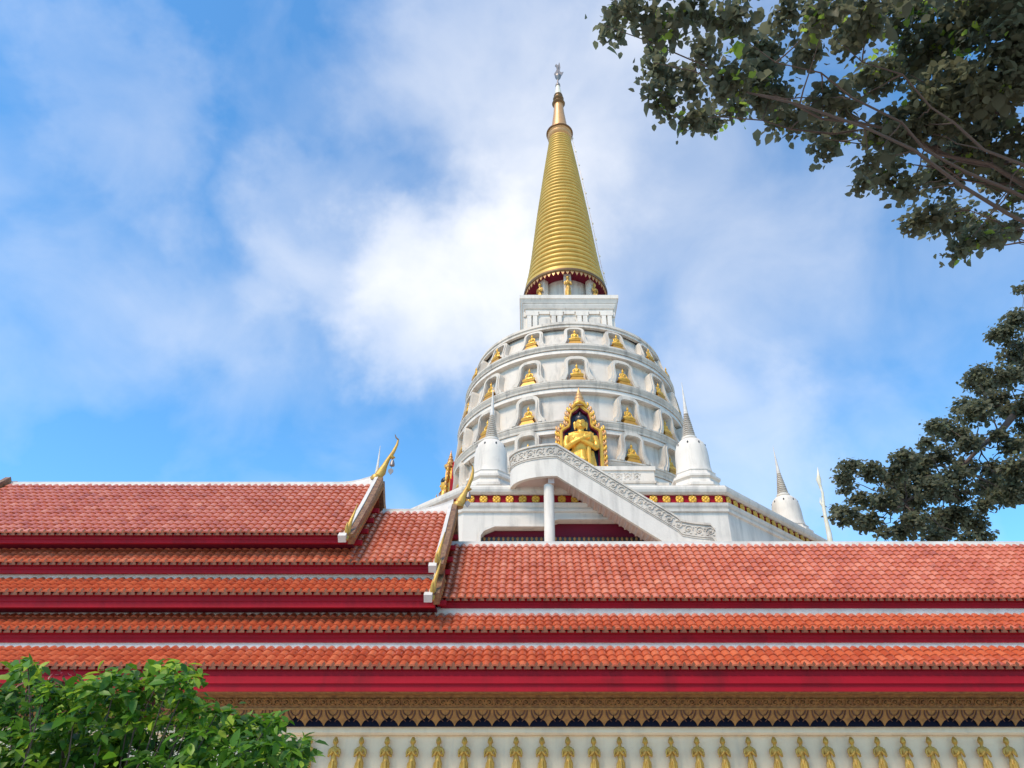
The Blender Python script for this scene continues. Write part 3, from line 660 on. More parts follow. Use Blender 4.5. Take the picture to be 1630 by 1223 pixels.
# ------------------------------------------------------------------ small stupas on the terrace corners
def stupa():
    s = empty('small_stupa', (0, 0, 0)); z0 = 15.9
    def oc(pr, seg=8): return MB().lathe([(r, z) for r, z in pr], seg, phase=math.pi / 8)
    oc([(1.42, -.1), (1.42, .42), (1.5, .48), (1.5, .62), (1.30, .72), (1.22, .95), (1.30, 1.0)]).build('base', M['plaster'], s, local=True)
    oc([(1.25, .98), (1.34, 1.05), (1.34, 1.16), (1.18, 1.24), (1.10, 1.42), (1.14, 1.48), (1.0, 1.52)]).build('octagonal_collar', M['plaster'], s, local=True)
    MB().lathe([(1.02, 1.5), (.98, 1.62), (.92, 1.9), (.90, 2.6), (.86, 3.0), (.76, 3.32), (.56, 3.55), (.34, 3.66), (.30, 3.70)], 36).build('bell', M['plaster'], s, 50, local=True)
    for k in range(8):
        a = k * math.pi / 4 + math.pi / 8; place('vent_hole', MB().ball((0, 0, 0), (.05, .03, .10), 8, 6).mesh('vent_hole', M['black'], 60) if 'vent_hole' not in bpy.data.meshes else bpy.data.meshes['vent_hole'], s, (math.sin(a) * .80, -math.cos(a) * .80, 3.18), (0, 0, a))
    MB().lathe([(.34, 3.62), (.42, 3.68), (.42, 3.78), (.30, 3.84), (.27, 3.9)], 24).build('neck', M['plaster'], s, 50, local=True)
    z = 3.86; i = 0
    while z < 5.35:
        r = .34 - (z - 3.86) * .155; h = .135
        MB().lathe([(r - .10, z), (r, z + .2 * h), (r + .015, z + .55 * h), (r - .05, z + .9 * h), (r - .1, z + h)], 20).build('spire_ring', M['plaster_old'], s, 50, local=True); z += h
    MB().lathe([(.13, 5.3), (.085, 5.9), (.045, 6.6), (.012, 7.35)], 14).build('needle', M['ridge'], s, 50, local=True)
    return s
st0 = stupa(); RS = 14.35
names = {0: 'white stupa with ringed spire on the terrace, left of the staircase landing', 1: 'white stupa with ringed spire on the terrace, right of the drum above the frieze corner',
         2: 'small white stupa far right, just above the tiled roof ridge', 7: 'thin grey stupa needle rising behind the highest left roof',
         3: 'white stupa on the far right rear terrace corner', 4: 'white stupa behind the drum, right of its axis', 5: 'white stupa behind the drum, left of its axis', 6: 'white stupa on the far left rear terrace corner'}
first = True
for k in (0, 1, 2, 7):
    a = math.pi / 4 * (k - 1) + math.pi / 8
    s = st0 if first else copy_tree(st0); first = False
    s.location = (PX + math.sin(a) * RS, PY - math.cos(a) * RS, 15.9)
    if k == 1: s.scale = (1.0, 1.0, 1.02)
    if k in (0, 1): s.location.x += .18
    tag(s, names[k], 'stupa', 'small white stupas around the terrace')

# ------------------------------------------------------------------ staircase in front of the terrace
stc = empty('staircase', (PX, PY - RI - .8, 11.9))
tag(stc, 'white staircase with carved parapet climbing left to a rounded landing', 'staircase')
SY = 30.90; TY = PY - RI                     # outer face of the stair, terrace face
X0, Z0 = 1.40, 17.42; X1, Z1 = 6.90, 13.66   # parapet top line
sl = (Z1 - Z0) / (X1 - X0)
# path of the parapet in plan (x, y) with its top height, from the terrace round the landing and down the flight
path = []
for t in np.linspace(0, math.pi / 2, 15):
    path.append((X0 - 2.28 * math.cos(t) ** .9 if math.cos(t) > 1e-6 else X0, TY - (TY - SY) * math.sin(t) ** .9, Z0 - .10 * math.cos(t), 15.60 + .12 * math.sin(t)))
for x in np.linspace(X0 + .3, X1, 12): path.append((x, SY, Z0 + (x - X0) * sl, 15.72 + (x - X0) * sl))
for i, x in enumerate(np.linspace(X1 + .15, X1 + 1.45, 8)):
    u = (i + 1) / 8; path.append((x, SY - .25 * u * u, Z1 - .12 - .42 * u ** .8 * .8, 11.95))
path.append((X1 + 1.62, SY - .30, Z1 - .75, 11.95))
def ribbon(name, material, off0, off1, ztop, zbot, smooth=35, seg=None):
    mb = MB(); P = path if seg is None else path[seg[0]:seg[1]]; vs = []; fs = []; n = len(P)
    for i, (x, y, zt, zb) in enumerate(P):
        a, b = P[max(i - 1, 0)], P[min(i + 1, n - 1)]; t = Vector((b[0] - a[0], b[1] - a[1])); t.normalize(); nn = Vector((t.y, -t.x))   # outward
        for o, z in ((off1, zbot(zt, zb)), (off1, ztop(zt, zb)), (off0, ztop(zt, zb)), (off0, zbot(zt, zb))): vs.append((x + nn.x * o, y + nn.y * o, z))
    for i in range(n - 1):
        for q in range(4): fs.append((i * 4 + q, i * 4 + (q + 1) % 4, i * 4 + 4 + (q + 1) % 4, i * 4 + 4 + q))
    fs += [(0, 1, 2, 3), (n * 4 - 1, n * 4 - 2, n * 4 - 3, n * 4 - 4)]
    return mb.add(vs, fs).build(name, material, stc, smooth)
ribbon('parapet', M['plaster'], -.22, 0.0, lambda t, b: t - .04, lambda t, b: b)
ribbon('parapet_coping', M['plaster_old'], -.26, .08, lambda t, b: t + .03, lambda t, b: t - .07)
ribbon('relief_border', M['plaster_old'], -.05, .05, lambda t, b: t - .60, lambda t, b: t - .66)
ribbon('relief_border', M['plaster_old'], -.05, .035, lambda t, b: t - .70, lambda t, b: t - .74)
ribbon('relief_ground', M['plaster_old'], -.05, .015, lambda t, b: t - .10, lambda t, b: t - .60)
# carved scrolls along the parapet
def scroll_mesh(mt='plaster_old'):
    m = MB(); pts = []; rr = []
    for t in np.linspace(0, 2.6 * math.pi, 22):
        r = .20 - .021 * t; pts.append((r * math.cos(t), -.012, r * math.sin(t))); rr.append(.030 - .001 * t)
    m.tube(pts, rr, 6); m.ball((0, -.02, 0), (.05, .035, .05), 8, 6)
    for a in (.6, 2.3, 4.0, 5.3): m.ball((.235 * math.cos(a), -.01, .21 * math.sin(a)), (.055, .03, .04), 8, 6)
    return m.mesh('relief_scroll', M[mt], 60)
sc_me = scroll_mesh()
cove_me = scroll_mesh('frieze')
sA, sB = Vector((0, 22.50, z0 - .07)), Vector((0, 22.70, z1 + .07)); ca_ = math.atan2(sB.y - sA.y, sA.z - sB.z)
for i in range(140):
    x = -18.0 + i * .272
    p = sA.lerp(sB, .5); place('cove_scroll', cove_me, hall, Vector((x, p.y - .01, p.z - .005)) - origin(hall), (ca_, (i % 2) * math.pi, 0) if False else (ca_, 0, 0), (.60 * (1 if i % 2 else -1), 1.1, .60))
acc = 0.0; nxt = .3
for (a, b) in zip(path, path[1:]):
    A_, B2 = Vector((a[0], a[1], a[2] - .36)), Vector((b[0], b[1], b[2] - .36)); Ls = (B2 - A_).length
    while nxt < acc + Ls:
        p = A_.lerp(B2, (nxt - acc) / Ls); d = (B2 - A_).normalized(); rz = math.atan2(d.y, d.x); ry = -math.asin(d.z)
        nn = Vector((d.y, -d.x, 0)).normalized()
        place('relief_scroll', sc_me, stc, p + nn * .02 - origin(stc), Euler((0, ry, rz)), (random.choice((-1, 1)), 1, 1)); nxt += .50
    acc += Ls
# landing slab and its thick rim
lp_ = [(p[0], p[1]) for p in path[:15]] + [(X0 + 1.2, SY + .01), (X0 + 1.2, TY)]
MB().extrude([(x * 1.0, y) for x, y in [(p[0] + .23 * (1 if i < 14 else 0), max(p[1], SY + .23)) for i, p in enumerate(path[:15])] + [(X0 + .55, SY + .23), (X0 + .55, TY)]], lambda p, t: (p[0], p[1], t), 15.74, 16.25).build('landing', M['soffit'], stc)
MB().box(X0 - .42, X0 - .12, SY + .25, TY, 15.45, 15.735).build('landing_beam', M['soffit'], stc)
ns = 22
fl_len = X1 + .4 - X0 - .55
und = MB(); zb0 = 15.72
und.extrude([(X0 + .2, zb0 + .02), (X1 + .4, zb0 + .02 + sl * (X1 + .2 - X0)), (X1 + .4, zb0 + .34 + sl * (X1 + .2 - X0)), (X0 + .2, zb0 + .34)], lambda p, t: (p[0], t, p[1]), SY + .225, TY - .05).build('flight_soffit', M['soffit'], stc)
for i in range(ns):
    x = X0 + .55 + i * fl_len / ns; zt2 = 16.25 - i * (16.25 - 12.2) / ns
    MB().box(x, x + fl_len / ns + .02, SY + .225, TY - .06, zt2 - .35, zt2).build('step', M['plaster'], stc)
    if i % 1 == 0:
        zz_ = zb0 + .02 + sl * (x + .1 - X0 - .2); MB().box(x, x + .10, SY + .23, TY - .08, zz_ - .035, zz_ + .1).build('soffit_rib', M['soffit'], stc)
MB().lathe([(.30, 11.9), (.30, 12.1), (.25, 12.2), (.245, 15.2), (.245, 15.46)], 24, (1.02, SY + .55)).build('column', M['plaster'], stc, 40)

# ------------------------------------------------------------------ balcony in front of the standing statue
bal = empty('balcony', (PX, PY - 11.5, 15.9))
tag(bal, 'white balcony block with carved panel at the foot of the standing golden statue', 'balcony')
by = 36.4; bx1 = 7.15; bx0 = 2 * PX - bx1
MB().box(bx0, bx1, by, 39.6, 15.85, 18.55).build('block', M['plaster'], bal)
MB().box(bx0 - .08, bx1 + .08, by - .08, 39.5, 18.55, 18.80).build('coping', M['plaster'], bal)
MB().box(bx0 - .05, bx1 + .05, by - .06, 39.5, 17.78, 17.90).build('string_course', M['plaster_old'], bal)
for i in range(int((bx1 - bx0 - .5) / .52)):
    place('relief_scroll', sc_me, bal, Vector((bx0 + .45 + i * .52, by + .01, 18.22)) - origin(bal))
for s in (-1, 1):
    xa = PX + s * (bx1 - PX); MB().box(min(xa + s * .002, xa + s * .75), max(xa + s * .002, xa + s * .75), by + .3, 38.8, 15.85, 17.75).build('side_pier', M['plaster'], bal)
    MB().box(min(xa + s * .002, xa + s * .83), max(xa + s * .002, xa + s * .83), by + .22, 38.8, 17.75, 17.92).build('pier_coping', M['plaster'], bal)

# ================================================================== statues
def seated_body():
    m = MB()
    # folded legs: two thick limbs crossing, knees out to the sides
    m.tube([(-.10, .05, .10), (-.34, -.06, .10), (-.47, -.16, .10), (-.30, -.27, .10), (.0, -.31, .11), (.24, -.28, .12)], [.13, .135, .12, .105, .09, .06], 12)
    m.tube([(.10, .05, .10), (.34, -.06, .11), (.47, -.16, .11), (.30, -.26, .13), (.0, -.29, .17), (-.22, -.27, .18)], [.13, .135, .12, .105, .085, .055], 12)
    m.ball((0, .03, .14), (.26, .20, .16))
    m.tube([(0, .03, .12), (0, .03, .32), (0, .01, .50), (0, .02, .64), (0, .02, .72)], [.20, .175, .20, .215, .11], 16, flat=.72, up=(0, 1, 0))
    m.tube([(-.22, .02, .64), (0, .01, .67), (.22, .02, .64)], [.075, .10, .075], 10)
    m.tube([(-.24, .02, .64), (-.30, -.01, .48), (-.29, -.07, .33), (-.16, -.22, .25), (-.02, -.27, .245)], [.08, .068, .06, .048, .035], 10)
    m.tube([(.24, .02, .64), (.30, -.01, .48), (.31, -.10, .33), (.30, -.24, .24), (.28, -.30, .12)], [.08, .068, .06, .048, .034], 10)
    m.tube([(0, .02, .70), (0, .01, .80)], [.07, .062], 10)
    m.ball((0, -.005, .90), (.105, .115, .135)); m.ball((0, -.115, .885), (.018, .022, .03), 8, 6)
    for s in (-1, 1): m.ball((s * .105, .01, .875), (.02, .03, .07), 8, 6)
    m.ball((0, .015, 1.02), (.068, .07, .06)); m.tube([(0, .015, 1.05), (0, .015, 1.12), (0, .015, 1.22)], [.04, .028, .005], 8)
    m.tube([(.16, -.135, .66), (.05, -.165, .50), (-.05, -.17, .36)], [.03, .032, .03], 8)      # sash over the shoulder
    return m
sb_me = remeshed(seated_body(), .019, 'seated_body', M['gold'], 2)
pd = MB()
for r0, z0_, r1, z1_ in ((.66, 0, .62, .10), (.60, .10, .50, .26), (.50, .26, .47, .30), (.44, .30, .44, .36), (.50, .36, .54, .46), (.54, .46, .54, .50)):
    w, d = 1.0, .62
    pd.add([(-r0 * w, -r0 * d, z0_), (r0 * w, -r0 * d, z0_), (r0 * w, r0 * d, z0_), (-r0 * w, r0 * d, z0_), (-r1 * w, -r1 * d, z1_), (r1 * w, -r1 * d, z1_), (r1 * w, r1 * d, z1_), (-r1 * w, r1 * d, z1_)],
           [(0, 3, 2, 1), (4, 5, 6, 7), (0, 1, 5, 4), (1, 2, 6, 5), (2, 3, 7, 6), (3, 0, 4, 7)])
M['gold_ped'] = mat('pedestal_gold', (0.58, 0.29, 0.035), 0.42, metal=0.3, var=(0.40, 0.17, 0.02), vscale=3.5, vmix=0.6, bump=0.2, bscale=14)
pd_me = pd.mesh('pedestal', M['gold_ped'])
ORD = ['', 'first', 'second', 'third', 'fourth']
for ri, (zb_, zt_, nm) in enumerate(ROWS):
    for k in range(-4, 5):
        if k % 4 == 0 and ri >= 2: continue
        a = k * math.pi / 8; sc = .94 if ri == 0 else 1.0
        r = wr(zb_) - .06
        t = empty('seated_buddha_statue', (PX + math.sin(a) * r, PY - math.cos(a) * r, zb_ + .01), a); t.scale = (sc * .80, sc * .62, sc * .88); t.rotation_euler.z += random.uniform(-.05, .05)
        place('pedestal', pd_me, t); place('body', sb_me, t, (0, 0.02, .49), (0, 0, 0), (1.0, 1.0, 1.0))
        where = 'front centre niche' if k == 0 else '%s niche %s of centre' % (ORD[abs(k)], 'left' if k < 0 else 'right')
        tag(t, 'gold seated Buddha statue in the %s row of the drum, %s' % (nm, where), 'statue', 'seated golden statues in the drum niches')

# standing statue with crossed arms, in a flaming frame
def standing_body():
    m = MB()
    for s in (-1, 1):
        m.tube([(s * .42, 0, .12), (s * .43, -.02, .5), (s * .42, 0, 1.6), (s * .40, 0, 2.9)], [.24, .20, .30, .42], 14)
        m.tube([(s * .42, .05, .10), (s * .45, -.35, .09), (s * .47, -.62, .06)], [.17, .17, .12], 10)
    # robe from ankle to chest
    m.tube([(0, 0, .45), (0, 0, 1.2), (0, 0, 2.2), (0, .0, 3.0), (0, .0, 3.5), (0, -.02, 4.1), (0, 0, 4.55), (0, .02, 4.74)], [.86, .80, .74, .72, .64, .78, .80, .42], 24, flat=.55, up=(0, 1, 0))
    m.tube([(-.80, .03, 4.50), (-.4, .0, 4.60), (0, 0, 4.63), (.4, .0, 4.60), (.80, .03, 4.50)], [.24, .27, .28, .27, .24], 14)
    # hanging front fold and side skirts of the robe
    m.tube([(.02, -.36, 3.35), (.04, -.44, 2.7), (.06, -.46, 2.0)], [.16, .22, .20], 12, flat=.5, up=(0, 1, 0))
    m.tube([(.04, -.47, 2.72), (.10, -.50, 2.60), (.34, -.42, 2.66)], [.10, .12, .06], 10)
    for s in (-1, 1):
        m.tube([(s * .60, 0, 3.4), (s * .74, .02, 2.4), (s * .90, .04, 1.2), (s * .96, .05, .55)], [.20, .22, .22, .16], 12, flat=.55, up=(0, 1, 0))
        # arm: shoulder - elbow - across the chest
        m.tube([(s * .88, .03, 4.46), (s * 1.00, -.02, 4.0), (s * .98, -.14, 3.55)], [.24, .215, .19], 14)
        dz = .10 if s < 0 else 0.0; dy = -.09 if s < 0 else 0
        m.tube([(s * .98, -.14, 3.55), (s * .62, -.46 + dy, 3.66 + dz), (s * .12, -.58 + dy, 3.92 + dz), (s * -.12, -.60 + dy, 4.02 + dz)], [.19, .175, .135, .115], 14)
        # hand laid on the opposite breast: palm, four fingers, thumb
        hb_ = Vector((s * -.16, -.61 + dy, 4.04 + dz)); u = Vector((-s * .93, .04, .36)).normalized(); w = Vector((s * .36, 0, .93))
        m.tube([hb_ - u * .06, hb_ + u * .10, hb_ + u * .24], [.11, .135, .12], 10, flat=.55, up=(0, 1, 0))
        for f, L in enumerate((.26, .31, .29, .22)):
            q = hb_ + u * .22 + w * (.10 - .068 * f); m.tube([q, q + u * L * .55 + Vector((0, -.015, 0)), q + u * L + Vector((0, .035, 0))], [.040, .037, .028], 8)
        q = hb_ + u * .02 + w * .10; m.tube([q, q + u * .12 + w * .10, q + u * .25 + w * .13], [.042, .040, .030], 8)
    m.tube([(0, .02, 4.6), (0, .0, 4.95), (0, -.02, 5.12)], [.25, .22, .22], 14)
    # head
    m.ball((0, -.02, 5.42), (.37, .40, .50), 24, 16); m.ball((0, -.12, 5.20), (.25, .27, .25), 18, 12)
    m.tube([(0, -.40, 5.52), (0, -.47, 5.38), (0, -.50, 5.27)], [.035, .05, .062], 8)
    for s in (-1, 1):
        m.tube([(s * .03, -.415, 5.55), (s * .14, -.41, 5.62), (s * .28, -.32, 5.55)], [.022, .026, .02], 6)       # brow
        m.tube([(s * .07, -.40, 5.46), (s * .15, -.405, 5.435), (s * .26, -.33, 5.47)], [.022, .04, .02], 6)         # lowered lid
        m.tube([(s * .37, .0, 5.62), (s * .43, .0, 5.48), (s * .42, -.01, 5.20), (s * .38, -.02, 4.98)], [.05, .07, .055, .065], 8)
    m.tube([(-.12, -.39, 5.155), (0, -.425, 5.15), (.12, -.39, 5.155)], [.02, .035, .02], 6)
    m.tube([(-.09, -.37, 5.105), (0, -.41, 5.095), (.09, -.37, 5.105)], [.02, .034, .02], 6)
    return m
stat_me = remeshed(standing_body(), .033, 'standing_body', M['gold'], 1)
hair = MB().ball((0, -.05, 5.73), (.40, .41, .37), 22, 14); hair.ball((0, .05, 5.98), (.18, .18, .15), 16, 10); hair.lathe([(.10, 6.05), (.06, 6.2), (.01, 6.42)], 10, (0, .05))
hair_me = hair.mesh('hair', M['black'], 60)
sash = MB().tube([(.62, -.20, 4.74), (.56, -.44, 4.45), (.50, -.45, 4.15), (.45, -.42, 3.3), (.46, -.44, 2.3)], [.10, .12, .11, .12, .11], 10, flat=.35, up=(0, 1, 0))
sash_me = sash.mesh('sash', M['gold'], 60)

def arch_outline(w, h1, h2, n=1.0):
    # pointed stepped arch: straight jamb, shoulder step, ogee to the tip
    L_ = [(-w, 0), (-w, h1 * .5), (-w, h1), (-w * .93, h1 + .10), (-w * .62, h1 + .34), (-w * .55, h1 + .55), (-w * .55, h1 + .95), (-w * .45, h1 + 1.35), (-w * .20, h2 - .25), (0, h2)]
    return L_ + [(-x, y) for x, y in L_[-2::-1]]
def make_frame():
    fn = lambda p, t: (p[0], t, p[1])
    o = arch_outline(1.32, 4.62, 6.72); i = arch_outline(1.02, 4.50, 6.22); j = arch_outline(1.12, 4.54, 6.36)
    fr = MB().ring_strip(o, j, fn, -.24, .18).mesh('frame', M['gold'], 30)
    inner = MB().ring_strip(j, i, fn, -.16, .30).mesh('inner_moulding', M['darkred'], 30)
    bead_ = MB().ring_strip(arch_outline(1.235, 4.585, 6.56), arch_outline(1.175, 4.56, 6.46), fn, -.29, -.23).mesh('frame_bead', M['gold'], 30)
    bk = MB().extrude(i, fn, .10, .175).mesh('niche_back', M['bluemosaic'])
    back = MB().extrude(arch_outline(1.52, 4.8, 7.0), fn, .182, .42).mesh('red_backing', M['red'])
    # one curling flame of the border
    fl_ = MB(); fl_.tube([(0, 0, 0), (.13, -.02, .05), (.23, -.03, .16), (.22, -.03, .30), (.13, -.02, .36)], [.12, .11, .085, .05, .012], 8)
    fl_.tube([(.05, -.03, .12), (.09, -.04, .22), (.04, -.04, .28)], [.06, .05, .01], 8); fl_me_ = fl_.mesh('border_flame', M['copper'], 60)
    fl_g = bpy.data.meshes.new_from_object(bpy.data.objects.new('t', fl_me_)); fl_g.name = 'border_flame_gold'; fl_g.materials.clear(); fl_g.materials.append(M['gold'])
    pin = MB().lathe([(.42, 6.42), (.44, 6.55), (.34, 6.66), (.30, 6.76), (.36, 6.88), (.34, 7.0), (.25, 7.1), (.22, 7.18), (.27, 7.28), (.25, 7.38), (.17, 7.46), (.15, 7.54), (.19, 7.62), (.16, 7.72), (.10, 7.8), (.12, 7.9), (.06, 8.05), (.01, 8.35)], 18, (0, -.05), sy=.75).mesh('pinnacle', M['copper'], 50)
    crown = MB().tube([(-.46, -.2, 6.28), (-.28, -.32, 6.50), (0, -.40, 6.60), (.28, -.32, 6.50), (.46, -.2, 6.28)], [.09, .12, .13, .12, .09], 10).mesh('crown_arch', M['gold'], 60)
    return fr, inner, bead_, bk, back, fl_me_, fl_g, pin, crown, o
FR = make_frame()
def niche_with_statue(angle, label_f, label_s):
    r = 9.05; zf = 17.75
    loc = (PX + math.sin(angle) * r, PY - math.cos(angle) * r, zf)
    f = empty('statue_frame', loc, angle); tag(f, label_f, 'frame', 'flaming golden frames on the drum')
    for nm, me in zip(('frame', 'inner_moulding', 'frame_bead', 'niche_back', 'red_backing'), FR[:5]): place(nm, me, f)
    place('pinnacle', FR[7], f, (0, 0, 1.3), (0, 0, 0), (1.12, 1.1, .79)); place('crown_arch', FR[8], f)
    o = FR[9]; n = len(o)
    pts = [Vector((p[0], p[1])) for p in o]
    acc, nx = 0, .25; idx = 0
    for a, b in zip(pts, pts[1:]):
        Ls = (b - a).length
        while nx < acc + Ls:
            p = a.lerp(b, (nx - acc) / Ls); side = -1 if p.x < 0 else 1
            if abs(p.x) > .30: place('border_flame', FR[5] if idx % 2 else FR[6], f, (p.x, -.08, p.y), (0, 0, 0), (side, 1, 1)); idx += 1
            nx += .34
        acc += Ls
    MB().box(-1.6, 1.6, -.55, .6, -1.9, 0.0).build('sill', M['plaster'], f, local=True)
    s = empty('standing_buddha_statue', (loc[0] + math.sin(angle) * .32, loc[1] - math.cos(angle) * .32, zf), angle)
    s.scale = (.93, .8, .925)
    tag(s, label_s, 'statue', 'standing golden statues on the drum')
    place('body', stat_me, s); place('hair', hair_me, s); place('sash', sash_me, s)
niche_with_statue(0, 'ornate gold flame-edged arch frame around the standing statue at the centre of the drum', 'gold standing Buddha statue with arms crossed on its chest in the ornate arch')
niche_with_statue(-math.pi / 2, 'red-backed flame-edged frame seen edge-on at the left side of the drum', 'gold standing statue seen in profile at the left edge of the drum')

# slim standing figures: on the hall wall and on the columns under the spire
def slim_body():
    m = MB()
    m.tube([(-.01, 0, .0), (-.005, 0, .10), (0, -.01, .30), (.015, -.02, .50), (.02, -.015, .64), (0, -.01, .78), (-.008, -.01, .88), (-.006, 0, .99), (0, 0, 1.07)], [.115, .105, .10, .108, .118, .075, .085, .098, .05], 16, flat=.8, up=(0, 1, 0))
    m.tube([(-.12, 0, 1.02), (0, 0, 1.045), (.12, 0, 1.02)], [.042, .058, .042], 10)
    for s in (-1, 1):
        m.tube([(s * .125, 0, 1.02), (s * .155, -.01, .92), (s * .15, -.04, .83), (s * .085, -.12, .87), (s * .02, -.14, .95)], [.046, .04, .038, .034, .03], 10)
        m.tube([(s * .08, -.02, .66), (s * .11, -.03, .50), (s * .12, -.02, .28), (s * .14, 0, .10)], [.035, .03, .03, .02], 8)
        m.ball((s * .07, 0, 1.20), (.016, .02, .04), 8, 6)
        m.tube([(s * .035, -.09, .62), (s * .045, -.10, .36), (s * .05, -.10, .05)], [.028, .03, .03], 8)
    m.tube([(.01, -.125, .70), (.015, -.13, .5), (.0, -.125, .2)], [.034, .04, .034], 8)
    m.tube([(0, 0, 1.04), (0, -.005, 1.14)], [.045, .045], 10); m.ball((0, -.01, 1.225), (.078, .082, .10)); m.ball((0, -.095, 1.21), (.014, .018, .024), 8, 6)
    m.ball((0, .0, 1.305), (.045, .045, .04))
    return m
slim_me = remeshed(slim_body(), .0125, 'slim_body', M['gold_dull'], 1)
ORDN = ['first', 'second', 'third', 'fourth', 'fifth', 'sixth', 'seventh', 'eighth', 'ninth', 'tenth', 'eleventh', 'twelfth', 'thirteenth', 'fourteenth', 'fifteenth', 'sixteenth', 'seventeenth', 'eighteenth', 'nineteenth', 'twentieth',
        'twenty-first', 'twenty-second', 'twenty-third', 'twenty-fourth', 'twenty-fifth', 'twenty-sixth', 'twenty-seventh', 'twenty-eighth', 'twenty-ninth', 'thirtieth', 'thirty-first', 'thirty-second', 'thirty-third']
zfeet = zat(1172, 23.28) - 1.36
br = MB().lathe([(0, -.30), (.05, -.28), (.10, -.16), (.15, -.05), (.15, 0), (0, 0)], 14).mesh('bracket', M['gold'], 50)
for i in range(33):
    x = -2.63 - 5 * .763 + i * .763
    t = empty('wall_figure', (x, 23.27, zfeet)); place('body', slim_me, t); place('bracket', br, t)
    t.rotation_euler = (0, 0, random.uniform(-.10, .10))
    tag(t, 'gold standing figure on the cream wall, %s from the left beside the shrub' % ORDN[i], 'figure', 'row of gold figures on the hall wall')
for k in range(8):
    if k in (3, 4, 5): continue
    a = k * math.pi / 4; r = 3.22
    t = empty('column_figure', (PX + math.sin(a) * r, PY - math.cos(a) * r, HT), a); t.scale = (1.75, 1.6, 1.95)
    place('body', slim_me, t)
    tag(t, 'gold standing figure under the spire on the %s column' % {0: 'front centre', 1: 'front right', 2: 'far right', 6: 'far left', 7: 'front left'}[k], 'figure', 'gold figures on the columns under the spire')

# ================================================================== trees and shrub
def leaf_cloud(name, material, parent, pts, nrm, size, tint, aspect=.62, fold=.18):
    """one leaf = two bent quads; pts (n,3), nrm (n,3) facing, size (n,)"""
    n = len(pts); nrm = nrm / np.linalg.norm(nrm, axis=1)[:, None]
    t = rng.normal(size=(n, 3)); t[:, 2] -= .5; t -= nrm * (t * nrm).sum(1)[:, None]; t /= np.linalg.norm(t, axis=1)[:, None]
    b = np.cross(nrm, t); L = size[:, None]; W = L * aspect
    # outline: base, two side points each side, tip ; midrib lowered
    V = np.stack([pts, pts + t * L * .30 + b * W * .46 + nrm * L * fold * .5, pts + t * L * .68 + b * W * .36 + nrm * L * fold * .3, pts + t * L - nrm * L * .10,
                  pts + t * L * .68 - b * W * .36 + nrm * L * fold * .3, pts + t * L * .30 - b * W * .46 + nrm * L * fold * .5, pts + t * L * .5], axis=1).reshape(-1, 3)
    base = np.arange(n)[:, None] * 7
    F = np.concatenate([base + np.array([[0, 1, 2, 6]]), base + np.array([[6, 2, 3, 4]]), base + np.array([[0, 6, 4, 5]])], axis=1).reshape(-1, 4)
    me = bpy.data.meshes.new(name); me.vertices.add(len(V)); me.vertices.foreach_set('co', (V - np.array(origin(parent))).astype(np.float32).ravel())
    nf = len(F); me.loops.add(nf * 4); me.loops.foreach_set('vertex_index', F.astype(np.int32).ravel())
    me.polygons.add(nf); me.polygons.foreach_set('loop_start', np.arange(0, nf * 4, 4, dtype=np.int32)); me.polygons.foreach_set('loop_total', np.full(nf, 4, dtype=np.int32))
    me.update(calc_edges=True); at_ = me.attributes.new('tint', 'FLOAT', 'POINT'); at_.data.foreach_set('value', np.repeat(tint, 7).astype(np.float32))
    me.materials.append(material); return place(name, me, parent)
def clumped(centers, radii, per, sub, subr, flat=.8):
    """leaves gathered on small sprays inside each clump"""
    P = []; D = []; S = []
    for c, r, k in zip(centers, radii, per):
        ns_ = max(3, int(k / sub)); u = rng.normal(size=(ns_, 3)); u /= np.linalg.norm(u, axis=1)[:, None]; u *= (rng.random(ns_) ** .45)[:, None] * r; u[:, 2] *= flat
        for q in u:
            n = sub; v = rng.normal(size=(n, 3)) * subr * np.array([1, 1, .55]); P.append(np.array(c) + q + v); D.append(q[None, :] * .4 / r + rng.normal(size=(n, 3)) * .55 + np.array([0, 0, .75])); S.append(np.full(n, rng.random()))
    return np.concatenate(P), np.concatenate(D), np.concatenate(S)
def limb(mb, a, b, r0, r1, sag=.0, wob=.12, n=7, seg=8):
    a, b = Vector(a), Vector(b); L = (b - a).length; pts = []; rr = []
    for i in range(n + 1):
        t = i / n; p = a.lerp(b, t) + Vector((0, 0, sag * L * math.sin(math.pi * t)))
        if 0 < i < n: p += Vector((random.uniform(-1, 1), random.uniform(-1, 1), random.uniform(-1, 1))) * wob * L / n
        pts.append(p); rr.append(r0 + (r1 - r0) * t)
    mb.tube(pts, rr, seg, up=(.3, .9, .1)); return pts

